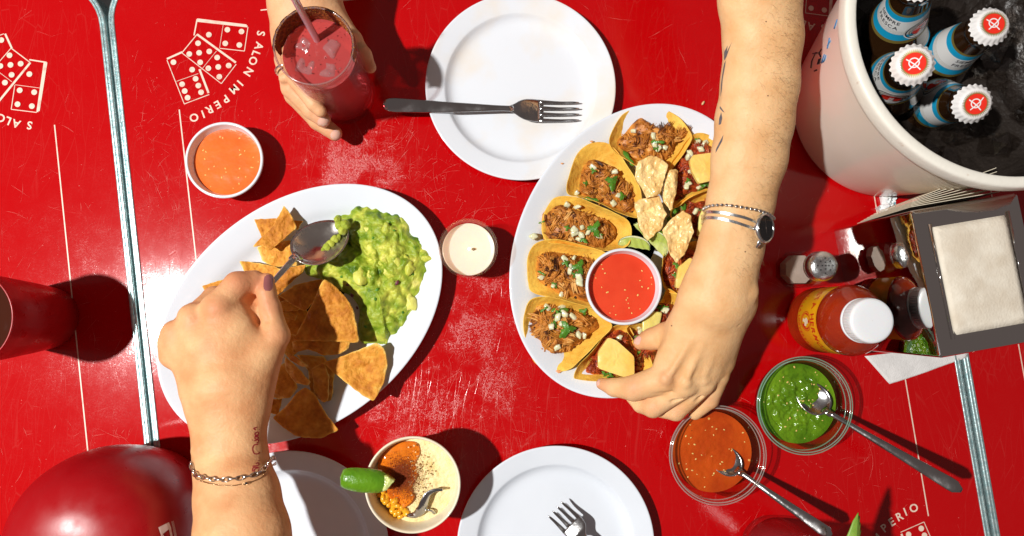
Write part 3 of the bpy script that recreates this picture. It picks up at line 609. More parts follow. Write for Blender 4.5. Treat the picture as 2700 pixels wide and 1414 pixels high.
def wrap(name, V2, F, u0, z0, R, c, m, par, z_tilt=0.0):
    V2 = np.asarray(V2); ph = math.pi + (V2[:, 0] + u0) / R; return mk(name, np.c_[c[0] + R * np.cos(ph), c[1] + R * np.sin(ph), z0 + V2[:, 1]], F, m, par, smooth=False)
def word(s, size, arc=None, bold=.01, sp=1.0):
    """word set letter by letter; arc = radius of the curve it follows"""
    mb = MB(); wd = []; g = []
    for ch in s:
        if ch == ' ': g.append(None); wd.append(size * .35); continue
        V, F = text2d(ch, size, bold=bold); g.append((V, F)); wd.append((V[:, 0].max() - V[:, 0].min()) + size * .12 * sp)
    x = -sum(wd) / 2
    for k, w in zip(g, wd):
        if k is not None:
            V, F = k; xc = x + w / 2; V = V - [(V[:, 0].max() + V[:, 0].min()) / 2, 0]
            if arc: a = xc / arc; V = np.c_[V[:, 0] * math.cos(a) + (V[:, 1] + arc) * math.sin(a), -V[:, 0] * math.sin(a) + (V[:, 1] + arc) * math.cos(a) - arc]
            else: V = V + [xc, 0]
            mb.add(np.c_[V, V[:, 0] * 0], F)
        x += w
    V, F, _ = mb.out(); return V[:, :2], F
V, F = word('VISTA HERMOSA', .95, arc=5.5, bold=.03); wrap('brand_lettering', V, F, .1, 5.45, 3.245, hb, m_redink, lbo)
V, F = word('SALSA UNIVERSAL', .58, bold=.018); wrap('lower_lettering', V, F, .1, 2.82, 3.245, hb, m_redink, lbo)
V, F = word('PICANTE', .26, bold=.01); wrap('small_lettering', V, F, 3.4, 5.4, 3.245, hb, m_grnink, lbo)
a = np.linspace(0, 2 * np.pi, 28, endpoint=False)
wrap('round_emblem', np.c_[.82 * np.cos(a), .82 * np.sin(a)], [tuple(range(28))], .1, 4.42, 3.243, hb, m_redink, lbo)
wrap('emblem_ring', np.r_[np.c_[.98 * np.cos(a), .98 * np.sin(a)], np.c_[.90 * np.cos(a), .90 * np.sin(a)]], [(i, 28 + i, 28 + (i + 1) % 28, (i + 1) % 28) for i in range(28)], .1, 4.42, 3.243, hb, m_redink, lbo)
em = catmull([(-.1, .5), (.2, .45), (.25, .2), (.45, .05), (.4, -.3), (.1, -.2), (0, -.55), (-.3, -.4), (-.2, -.1), (-.35, .2)], 40, True)
wrap('emblem_figure', em, [tuple(range(40))], .1, 4.42, 3.248, hb, m_cream, lbo)
for z in (2.66, 6.44): V, F = lathe([(3.238, z), (3.24, z + .04)], (hb[0], hb[1], 0), 96); mk('label_line', V, F, m_redink, lbo)
m_cap = mat('white_plastic', (.80, .82, .84), .32, sss=.1)
mb = MB(); seg = 96; cp = rounded([(1.95, 8.95), (2.0, 9.1), (2.0, 10.2), (1.92, 10.42), (1.6, 10.5), (.02, 10.5)], 1)
V, F = lathe(cp, (hb[0], hb[1], 0), 192); V = np.asarray(V); a_ = np.arctan2(V[:, 1] - hb[1], V[:, 0] - hb[0]); k_ = ((V[:, 2] < 10.15) & (V[:, 2] > 9.2)); rr = 1 + .014 * np.sign(np.sin(a_ * 48)) * k_
V[:, 0] = hb[0] + (V[:, 0] - hb[0]) * rr; V[:, 1] = hb[1] + (V[:, 1] - hb[1]) * rr; mk('cap', V, F, m_cap, t, autosmooth=40)
V, F = lathe(rounded([(1.80, 8.62), (2.02, 8.64), (2.02, 8.9), (1.8, 8.92)], 1), (hb[0], hb[1], 0), 64); mk('cap_ring', V, F, m_cap, t)

# ================================================================== salt shaker
sb = (31.45, 4.45); t = thing('salt_shaker', 'faceted glass salt shaker with domed steel cap by the dispenser', 'shaker', (sb[0], sb[1], 0))
V, F = lathe([(.02, 0), (1.7, 0), (1.95, .2), (1.7, 4.6), (1.45, 5.2), (1.15, 5.5), (1.1, 5.9)], (sb[0], sb[1], 0), 8, rot=R_(22)); mk('glass_body', V, F, clear('shaker_glass', (.96, .96, .94), (.84, .85, .78), rough=.04), t, smooth=False)
V, F = lathe([(.02, .35), (1.55, .35), (1.50, 1.7), (.02, 1.85)], (sb[0], sb[1], 0), 8, rot=R_(22)); mk('salt', V, F, mat('salt', (.50, .40, .36), .6, bump=.6, bscale=900), t, smooth=False)
V, F = lathe(rounded([(1.26, 5.5), (1.40, 5.5), (1.40, 5.75), (1.32, 5.8), (1.42, 5.9), (1.42, 6.5), (1.34, 6.85), (.9, 7.12), (.02, 7.2)], 1), (sb[0], sb[1], 0), 48); cpo = mk('cap', V, F, m_chrome, t)
hz = lambda r: 7.2 - .12 * (r / .95) ** 2.2
for k, (x, y) in enumerate([(0, 0), (.3, 0), (-.3, 0), (0, .3), (0, -.3), (.45, .4), (-.45, .4), (.45, -.4), (-.45, -.4), (.72, 0), (-.72, 0), (0, .7), (0, -.7)]):
    r = math.hypot(x, y); V, F = disc2((sb[0] + x, sb[1] + y), .075, 10, z=hz(r) + .012); mk('hole', V, F, m_gap, cpo, smooth=False)  # flat black discs stand for the dark inside of the holes

# ================================================================== napkin dispenser
m_mirror = mat('polished_steel', (.74, .74, .72), .035, 1.0, bump=.06, bscale=14, bdist=.01)
DA, DB = np.array([35.9, 8.7]), np.array([38.0, -3.7]); dd = (DB - DA) / np.linalg.norm(DB - DA); dn = np.array([-dd[1], dd[0]])
t = thing('napkin_dispenser', 'mirror polished steel napkin dispenser reflecting the salt shaker', 'dispenser', (*((DA + DB) / 2), 0))
def boxp(name, c4, z0, z1, m, par, bev=.25, sm=True):
    P = np.asarray(c4); cen = P.mean(0); R0 = []
    for i in range(4):
        a, b_, c_ = P[i - 1], P[i], P[(i + 1) % 4]; u = (a - b_) / np.linalg.norm(a - b_); v = (c_ - b_) / np.linalg.norm(c_ - b_)
        for s in np.linspace(0, 1, 5): R0.append(b_ + bev * ((1 - s) ** 2 * u + s ** 2 * v))
    R0 = np.array(R0); n = len(R0); lay = [(0, z0), (0, z0), (0, z1 - bev), (.3 * bev, z1 - .3 * bev), (bev, z1)]
    V = np.concatenate([np.c_[cen + (R0 - cen) * (1 - d / 5.0), np.full(n, z)] for d, z in lay[1:]])
    F = [(k * n + i, k * n + (i + 1) % n, (k + 1) * n + (i + 1) % n, (k + 1) * n + i) for k in range(3) for i in range(n)] + [tuple(3 * n + i for i in range(n)), tuple(range(n))[::-1]]
    return mk(name, V, F, m, par, smooth=sm, autosmooth=25)
DZ = 13.4
boxp('housing', [DA, DB, DB + dn * 9.5, DA + dn * 9.5][::-1] if np.cross(np.r_[DB - DA, 0], np.r_[dn, 0])[2] < 0 else [DA, DB, DB + dn * 9.5, DA + dn * 9.5], 0.02, DZ, m_mirror, t)
cenb = (DA + DB) / 2 + dn * 4.75
P = [cenb + dd * a * 4.6 + dn * b * 3.2 for a, b in ((-1, -1), (1, -1), (1, 1), (-1, 1))]
m_nst = mat('napkin_stack_paper', (.80, .74, .62), .8, col2=(.66, .58, .46), nscale=50, bump=.4, bscale=500)
V, F = blob(linres(P, 60), 8, lambda x, y, r: DZ + .10 + .16 * (1 - r ** 4) + .05 * fbm(np.c_[x, y, x * 0], 2, 2, 3), lambda x, y, r: DZ - .3 + 0 * x); mk('napkin_stack', V, F, m_nst, t)
for s_ in (-1, 1): V, F = tube([np.r_[cenb + dn * s_ * 3.45 - dd * 4.9, DZ + .05], np.r_[cenb + dn * s_ * 3.45 + dd * 4.9, DZ + .05]], .16, 8); mk('slot_lip', V, F, m_mirror, t)
m_paper = mat('cream_napkin', (.80, .72, .56), .8, col2=(.76, .68, .52), nscale=200, bump=.3, bscale=700)
for k in range(7):
    off = -dd * (.35 + .12 * k); x0 = DA + off + dn * (.9 + .25 * k); x1 = x0 + dn * 7.5 - dd * .25 * k
    zt = 12.0 - .3 * k; P = np.array([[*x0, zt], [*x1, zt + .8], [*(x1 + dd * .3), 3 + k * .2], [*(x0 + dd * .3), 3 + k * .2]]); Q = P + np.r_[-dd * .05, 0]
    mk('napkin', np.vstack([P, Q]), [(0, 1, 2, 3), (7, 6, 5, 4), (0, 4, 5, 1), (1, 5, 6, 2), (2, 6, 7, 3), (3, 7, 4, 0)], m_paper, t, smooth=False)
# paper napkin lying flat, and a crumpled scrap
m_tissue = mat('white_paper', (.78, .76, .74), .85, col2=(.72, .70, .68), nscale=300, bump=.5, bscale=900)
pn = [W(*q)[:2] for q in ((2172, 896), (2236, 966), (2300, 946), (2430, 900), (2450, 850), (2330, 868), (2240, 888))]
V, F = blob(linres(pn, 90), 12, lambda x, y, r: .28 + .16 * fbm(np.c_[x, y, x * 0], 3.0, 2, 5) - .1 * r, lambda x, y, r: .25 + .16 * fbm(np.c_[x, y, x * 0], 3.0, 2, 5) - .1 * r)
tag(mk('paper_napkin', V, F, m_tissue), 'white paper napkin lying flat below the sauce bottle', 'napkin')
m_scrap = mat('printed_scrap', (.82, .86, .86), .6, col2=(.10, .42, .50), nscale=190, nlo=.66, nhi=.70)
sc_ = [K5r(*q) for q in ((1545, 100), (1640, 105), (1650, 150), (1560, 215), (1515, 175), (1555, 150))]; P = linres([W(*q)[:2] for q in sc_], 50)
V, F = blob(P, 10, lambda x, y, r: .75 + .55 * fbm(np.c_[x, y, x * 0], .45, 3, 2) - .3 * r ** 3, lambda x, y, r: .04 + 0 * x); tag(mk('crumpled_wrapper', V, F, m_scrap, smooth=False), 'small crumpled white wrapper with teal print', 'wrapper')

# ================================================================== ice bucket and beer bottles
BB, BR_ = np.array([41.0, 21.3]), np.array([41.7, 23.2]); BZ = 18.0
t = thing('ice_bucket', 'white plastic ice bucket full of beer bottles at the right', 'bucket', (*BB, 0))
m_buck = mat('off_white_plastic', (.88, .80, .70), .22, col2=(.84, .75, .64), nscale=14, coat=.3, sss=.15, sssr=(1, .7, .5))
m_brim = mat('scuffed_rim_plastic', (.82, .79, .70), .35, col2=(.45, .24, .12), nscale=90, ndet=7, nlo=.66, nhi=.82, bump=.3, bscale=200)
P = rounded([(.02, 0), (8.6, 0), (9.25, .3), (9.5, 1.2), (12.6, BZ - 1.6)], 2)
def lean(V): V = np.asarray(V).copy(); k = V[:, 2:3] / BZ; V[:, :2] += (BR_ - BB) * k; return V
V, F = lathe(P, (*BB, 0), 128); mk('bucket_wall', lean(V), F, m_buck, t)
P = rounded([(12.55, BZ - 1.7), (13.25, BZ - 1.65), (13.35, BZ - .3), (13.2, BZ), (12.6, BZ + .02), (12.35, BZ - .15), (12.3, BZ - 1.5)], 2)
V, F = lathe(P, (*BB, 0), 128); mk('rim', lean(V), F, m_brim, t)
m_liner = mat('near_black_inside', (.020, .015, .012), .38, bump=.6, bscale=40, bdist=.01)  # near-black inner surface from the rim down to the ice
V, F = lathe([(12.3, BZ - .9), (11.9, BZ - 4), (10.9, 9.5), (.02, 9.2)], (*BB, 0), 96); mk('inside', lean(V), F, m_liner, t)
g = np.random.default_rng(5)
m_iced = clear('ice_glint', (.9, .88, .86), (.75, .72, .70), rough=.04, refl=.07, bump=.3, bscale=60)
for k in range(64):
    a, q = g.uniform(0, 6.28), math.sqrt(g.uniform(.1, .95)) * 10; p = np.array([BR_[0] + q * math.cos(a), BR_[1] + q * math.sin(a), g.uniform(9.5, 12)])
    V = np.array([(x, y, z) for x in (-1, 1) for y in (-1, 1) for z in (-1, 1)], float) * g.uniform(.5, .95, 3); V += g.normal(0, .12, V.shape)
    V = rotV(V, 0, g.uniform(0, 6, 3)) + p; mk('ice_cube', V, [(0, 1, 3, 2), (4, 6, 7, 5), (0, 4, 5, 1), (2, 3, 7, 6), (0, 2, 6, 4), (1, 5, 7, 3)], m_iced, t, smooth=False)
# marker scribbles on the bucket's side
m_mark = mat('marker_ink', (.05, .06, .09), .5); m_markb = mat('blue_marker_ink', (.05, .20, .42), .5)
def on_bucket(pts, w, m):
    mb = MB()
    for poly in pts:
        Q = []
        for x, y in poly:
            # meet the bucket's cone along the sight line
            o = np.array([0, 0, CAM_H]); d = W(*K3(x, y), 0) - o
            s = np.linspace(.6, 1.0, 400); X = o + d * s[:, None]; k = X[:, 2] / BZ; rad = 9.5 + (12.6 - 9.5) * (X[:, 2] - 1.2) / (BZ - 2.8); cx = BB + (BR_ - BB) * k[:, None]
            dist = np.hypot(*(X[:, :2] - cx).T) - rad; i = np.argmax(dist < .03); Q.append(X[i] if i else X[-1])
        Q = catmull(Q, 3 * len(Q)) if len(Q) > 2 else np.linspace(Q[0], Q[1], 4); V, F = tube(Q, w, 5, flat=.5); mb.add(V, F)
    if mb.n: mk('marker_scribble', mb.out()[0], mb.out()[1], m, t)
on_bucket([[(1130, 345), (1105, 400), (1098, 450)], [(1108, 355), (1140, 350)], [(1165, 325), (1150, 350), (1160, 375)], [(1150, 390), (1140, 425)], [(1160, 385), (1150, 420)], [(1118, 470), (1135, 462)]], .10, m_mark)
on_bucket([[(1220, 250), (1212, 290), (1205, 320)], [(1225, 270), (1205, 300)], [(1185, 360), (1170, 405)], [(1195, 365), (1180, 410)], [(1270, 130), (1250, 190)], [(1165, 415), (1185, 400), (1192, 380)]], .09, m_markb)

m_beer = mat('dark_beer_glass', (.030, .012, .004), .05, coat=1.0, ior=1.5); m_lblw = mat('beer_label', (.80, .80, .78), .35); m_lblb = mat('beer_label_blue', (.01, .36, .62), .3)
m_gold = mat('label_gold', (.30, .22, .05), .35, metal=.4); m_ink = mat('black_ink', (.02, .02, .03), .5); m_capw = mat('crown_cap_white', (.84, .82, .80), .25, coat=.5); m_capr = mat('crown_cap_red', (.78, .03, .015), .25, coat=.5)
def beer(c, ztop, tilt, label, face):
    """neck and shoulders of a beer bottle; face = direction the neck label looks"""
    L0 = len(bpy.data.objects); t = thing('beer_bottle', label, 'bottle', (c[0], c[1], ztop), 'beer bottles in the ice bucket')
    made = []
    made = {}
    def K(name, V, F, m, **k):
        V = rotV(np.asarray(V, float), np.array([0, 0, 0]), tilt) + [c[0], c[1], ztop]; 
        par = made.get({'upper_lettering': 'white_band', 'lower_lettering': 'white_band', 'medallion': 'white_band', 'medallion_line': 'white_band', 'medallion_centre': 'white_band', 'medallion_letter': 'white_band', 'label_line': 'white_band', 'cap_sunburst': 'crown_cap', 'cap_red_disc': 'crown_cap', 'cap_mark': 'crown_cap'}.get(name), t)
        made[name] = mk(name, V, F, m, par, **k); return made[name]
    prof = rounded([(1.25, -.3), (1.3, -.9), (1.42, -1.1), (1.42, -1.5), (1.35, -1.7), (1.5, -3.2), (1.95, -6.2), (2.5, -8), (2.95, -9.4), (3.0, -10.6)], 1)
    V, F = lathe(prof, (0, 0, 0), 64); K('bottle_glass', V, F, m_beer)
    rad = lambda z: np.interp(-z, [1.7, 3.2, 6.2, 8], [1.35, 1.5, 1.95, 2.5])
    def band(name, z0, z1, m, off): V, F = lathe([(rad(z) + off, z) for z in np.linspace(z0, z1, 6)], (0, 0, 0), 64); K(name, V, F, m)
    band('gold_band', -3.1, -6.9, m_gold, .015); band('blue_band', -3.35, -6.55, m_lblb, .03); band('white_band', -3.95, -5.75, m_lblw, .045)
    def wr(name, V2, F, u0, z0, m, off):
        zz = z0 + V2[:, 1]; ph = face + (V2[:, 0] + u0) / 1.75; r = rad(zz) + off; K(name, np.c_[r * np.cos(ph), r * np.sin(ph), zz], F, m, smooth=False)
    V, F = word('SIEMPRE', .55, bold=.01); wr('upper_lettering', V, F, -.6, -4.5, m_ink, .055)
    V, F = word('FRESCA', .55, bold=.01); wr('lower_lettering', V, F, -.6, -5.15, m_ink, .055)
    for zz_ in (-5.3, -5.42, -5.54, -5.66): V, F = lathe([(rad(zz_) + .05, zz_), (rad(zz_) + .05, zz_ - .025)], (0, 0, 0), 64); K('label_line', V, F, m_gold)
    a = np.linspace(0, 2 * np.pi, 40, endpoint=False)
    def ringed(r0, r1, off, m, name):
        V2 = np.r_[np.c_[r0 * np.cos(a), r0 * np.sin(a) * .86], np.c_[r1 * np.cos(a), r1 * np.sin(a) * .86]]; wr(name, V2, [(i, 40 + i, 40 + (i + 1) % 40, (i + 1) % 40) for i in range(40)], 2.3, -5.5, m, off)
    ringed(1.32, .01, .07, m_lblw, 'medallion'); ringed(1.22, 1.14, .085, m_ink, 'medallion_line'); ringed(.98, .93, .085, m_gold, 'medallion_line'); ringed(.72, .01, .09, m_capr, 'medallion_centre'); ringed(.80, .76, .095, m_ink, 'medallion_line')
    V, F = word('S', .8, bold=.03); V[:, 1] -= .28; wr('medallion_letter', V, F, 2.3, -5.5, m_lblw, .11)
    # crown cap: 21 crimps
    n = 168; a2 = np.linspace(0, 2 * np.pi, n, endpoint=False); cr_ = .5 + .5 * np.cos(a2 * 21); rows = [(.01, 0), (.9, 0), (1.12, -.05), (1.26, -.18), (1.36, -.42), (1.52, -.62)]
    V = []
    for j, (r, z) in enumerate(rows): w = max(0, (j - 2) / 3); V.append(np.c_[(r + .13 * w * (cr_ - .5)) * np.cos(a2), (r + .13 * w * (cr_ - .5)) * np.sin(a2), np.full(n, z) - .05 * w * cr_])
    K('crown_cap', np.concatenate(V), [(j * n + i, (j + 1) * n + i, (j + 1) * n + (i + 1) % n, j * n + (i + 1) % n) for j in range(5) for i in range(n)], m_capw)
    s = np.where(np.arange(96) % 2, 1.08, .84); a3 = np.linspace(0, 2 * np.pi, 96, endpoint=False); s = np.minimum(s, 1.08)
    K('cap_sunburst', np.r_[np.c_[s * np.cos(a3), s * np.sin(a3), -.012 * (s > .9) + .012], [[0, 0, .012]]], [(i, (i + 1) % 96, 96) for i in range(96)], m_gold, smooth=False)
    K('cap_red_disc', np.r_[np.c_[.80 * np.cos(a), .80 * np.sin(a), a * 0 + .028], [[0, 0, .028]]], [(i, (i + 1) % 40, 40) for i in range(40)], m_capr, smooth=False)
    mb = MB(); aa = np.linspace(0, 2 * np.pi, 33)
    for P in (np.c_[.34 * np.cos(aa) - .02, .34 * np.sin(aa) + .05], np.array([(-.55, .35), (-.2, .1), (.1, -.15), (.4, -.5)]), np.array([(-.4, -.45), (-.1, -.2), (.3, .2), (.5, .5)])):
        V, F = strip(P, .085, z=.04 + .003 * len(mb.V)); mb.add(V, F)
    K('cap_mark', mb.out()[0], mb.out()[1], m_lblw, smooth=False)
    return t
fc = R_(178)
b1 = W(2300, 160, 21.0); beer(b1[:2], 21.0, (R_(9), R_(-20), 0), 'beer bottle with a crown cap nearest the rim of the bucket', fc)
b2 = W(2316, -55, 21.0); beer(b2[:2], 21.0, (R_(-3), R_(-19), 0), 'beer bottle at the top edge of the bucket showing only its neck label', R_(235))
b3 = W(2500, 60, 18.5); beer(b3[:2], 18.5, (R_(2), R_(-8), 0), 'beer bottle standing toward the far right side of the bucket', R_(300))
b4 = W(2455, 262, 17.5); beer(b4[:2], 17.5, (R_(17), R_(-10), 0), 'lowest beer bottle at the lower right of the bucket', R_(40))

# ================================================================== glossy red dome on the left, and a tumbler added to cast a round shadow
m_redp = mat('glossy_red_plastic', (.34, .004, .007), .34, col2=(.34, .003, .006), nscale=30, rvar=.10, bump=.08, bscale=30, bdist=.004)
dc = W(268, 1352, 8.0); t = thing('red_container', 'glossy red round shouldered container with a white printed mark', 'container', (dc[0], dc[1], 0))
P = rounded([(.02, 0), (5.8, 0), (6.3, .4), (7.5, 5.5), (7.6, 8.2), (7.2, 10.6), (6.0, 12.6), (4.4, 13.6), (2.8, 14.1), (.02, 14.3)], 2)
V, F = lathe(P, (dc[0], dc[1], 0), 96); red = mk('body', V, F, m_redp, t)
def bvh(o): dg = bpy.context.evaluated_depsgraph_get(); return BVHTree.FromObject(o, dg)
def cast(tree, org, px, lift=.02):
    """the point where the sight line through px meets a surface"""
    o = np.array([0, 0, CAM_H]); d = W(px[0], px[1], 0) - o; d /= np.linalg.norm(d)
    h = tree.ray_cast(Vector((o - org) * .01), Vector(d))
    if h[0] is None: return None
    return np.array(h[0]) * 100 + org + np.array(h[1]) * lift
def drape(name, polys, o, m, par, px=lambda x, y: (x, y), lift=.02):
    tr = bvh(o); mb = MB()
    for V, F in polys:
        Q = [cast(tr, ORG[o.name], px(*p), lift) for p in V]
        ok = [q is not None for q in Q]; F = [f for f in F if all(ok[i] for i in f)]
        if F: mb.add(np.array([q if q is not None else np.zeros(3) for q in Q]), F)
    return mk(name, mb.out()[0], mb.out()[1], m, par, smooth=False) if mb.n else None
K13 = crop(280, 1160, .1882)
m_mk = mat('white_print', (.80, .66, .62), .4, col2=(.70, .35, .33), nscale=90, nlo=.6, nhi=.7)
def grid4(a, b, c, d, n=8, m=8):
    a, b, c, d = map(np.asarray, (a, b, c, d)); V = []; F = []
    for i in range(n + 1):
        for j in range(m + 1):
            u, v = i / n, j / m; V.append((a * (1 - u) + b * u) * (1 - v) + (d * (1 - u) + c * u) * v)
    for i in range(n):
        for j in range(m): F.append((i * (m + 1) + j, (i + 1) * (m + 1) + j, (i + 1) * (m + 1) + j + 1, i * (m + 1) + j + 1))
    return np.array(V), F
drape('printed_mark', [grid4((728, 1228), (875, 1155), (905, 1230), (765, 1340)), grid4((765, 1340), (790, 1320), (900, 1500), (850, 1500)), grid4((870, 1225), (905, 1230), (950, 1480), (925, 1480))], red, m_mk, t, K13, .03)
drape('printed_mark', [grid4((912 + 12 * k, 1145 - 4 * k), (917 + 12 * k, 1143 - 4 * k), (982 + 12 * k, 1460), (976 + 12 * k, 1460), 1, 24) for k in range(3)], red, m_mk, t, K13, .03)
tl = W(120, 800, 0); t = thing('added_tumbler', 'red plastic tumbler added on the left table to cast a round shadow', 'tumbler', (tl[0], tl[1], 0))  # added object, placed for the shadow it throws toward the table edge
V, F = lathe(rounded([(.02, .0), (2.9, 0), (3.1, .2), (4.0, 11.3), (4.15, 11.5), (4.0, 11.6), (3.85, 11.3), (2.9, .6), (.02, .5)], 1), (tl[0], tl[1], 0), 72); mk('cup_wall', V, F, m_redp, t)
V, F = liquid(tl, 3.7, 9.6, .02, 2); mk('drink', V, F, mat('cola', (.05, .012, .006), .05), t)
# ================================================================== food
m_tort = mat('corn_tortilla', (.90, .56, .085), .62, col2=(.68, .31, .025), nscale=48, ndet=9, nlo=.44, nhi=.80, bump=.7, bscale=170, bdist=.002, sss=.12, sssr=(1, .6, .2))
m_carn = mat('shredded_pork', (.4, .2, .1), .42, tone=[(0, (.035, .010, .005)), (.18, (.13, .036, .010)), (.45, (.46, .155, .022)), (.8, (.68, .28, .045)), (1, (.80, .45, .14))], nscale=110, bump=.7, bscale=260, spec=.35)
m_past = mat('red_marinated_pork', (.4, .1, .05), .38, tone=[(0, (.03, .006, .004)), (.3, (.20, .020, .006)), (.65, (.46, .060, .012)), (1, (.64, .15, .025))], nscale=160, bump=.5, bscale=500, sss=.1, coat=.3)
m_onion = mat('diced_onion', (.66, .66, .38), .2, col2=(.84, .83, .62), nscale=70, sss=.35, sssr=(1, .9, .6), coat=.3)
m_cil = mat('cilantro', (.045, .17, .012), .4, col2=(.10, .28, .02), nscale=130, bump=.5, bscale=400, sss=.1, coat=.2)
m_pine = mat('pineapple', (.94, .68, .20), .3, col2=(.90, .50, .07), nscale=36, ndet=6, nlo=.4, nhi=.7, bump=.5, bscale=120, sss=.3, sssr=(1, .7, .2), coat=.2)
m_pine2 = mat('pale_pineapple', (.80, .72, .24), .3, col2=(.74, .62, .16), nscale=50, bump=.4, bscale=120, sss=.3, sssr=(1, .8, .2), coat=.2)
def cube_variants():
    out = []
    for k in range(4):
        g = np.random.default_rng(30 + k); o = linres([(-1, -.6), (-.2, -1), (1, -.8), (.8, .5), (.3, 1), (-.8, .8)][k % 2:], 18) * g.uniform(.36, .62, 2) * (1 + g.normal(0, .05, (18, 1)))
        V, F = blob(o, 3, lambda x, y, r: .26 - .16 * r ** 3 + .25 * x * (1 if k % 2 else -1), lambda x, y, r: -.30 + .1 * r ** 4); out.append(mesh_only('onion_piece', V, F, m_onion))
    return out
ONI = cube_variants()
def leaf_mesh(k):
    g = np.random.default_rng(60 + k); a = np.linspace(0, 2 * np.pi, 72, endpoint=False); lob = 3 + k % 2
    r = .62 + .30 * np.cos(a * lob) + .09 * np.cos(a * 11 + k) ; r = np.clip(r, .2, 2) * (1 + .2 * np.cos(a))
    V, F = blob(np.c_[r * np.cos(a), r * np.sin(a)], 6, lambda x, y, q: .12 * np.sin(3 * x + k) + .10 * np.cos(4 * y) + .14 * q ** 2 * np.cos(5 * x - 3 * y), lambda x, y, q: -.035 + .12 * np.sin(3 * x + k) + .10 * np.cos(4 * y) + .14 * q ** 2 * np.cos(5 * x - 3 * y), center=(0, 0))
    return mesh_only('cilantro_leaf', V, F, m_cil)
LEAF = [leaf_mesh(k) for k in range(4)]
def strand_mesh(k):
    o = catmull([(-1.1, -.12), (-.6, -.3), (.2, -.22), (.9, -.3), (1.15, .05), (.7, .26), (0, .18), (-.7, .3)], 30, True)
    V, F = blob(o, 3, lambda x, y, q: .12 - .16 * q ** 2 + .12 * np.sin(x * 2), lambda x, y, q: -.06 + .12 * np.sin(x * 2)); return mesh_only('cilantro_stem', V, F, m_cil)
STEM = strand_mesh(0)
class Taco: pass
TN = 0
KT = crop(1318, 237, .6652)
def polyfrac(x, y, poly, c):
    """0 at the centre .. 1 on the outline, for star shaped outlines"""
    x, y = np.asarray(x, float), np.asarray(y, float); A = np.arctan2(poly[:, 1] - c[1], poly[:, 0] - c[0]); Rr = np.hypot(poly[:, 0] - c[0], poly[:, 1] - c[1]); i = np.argsort(A)
    a = np.arctan2(y - c[1], x - c[0]); return np.hypot(x - c[0], y - c[1]) / np.interp(a, A[i], Rr[i], period=2 * np.pi)
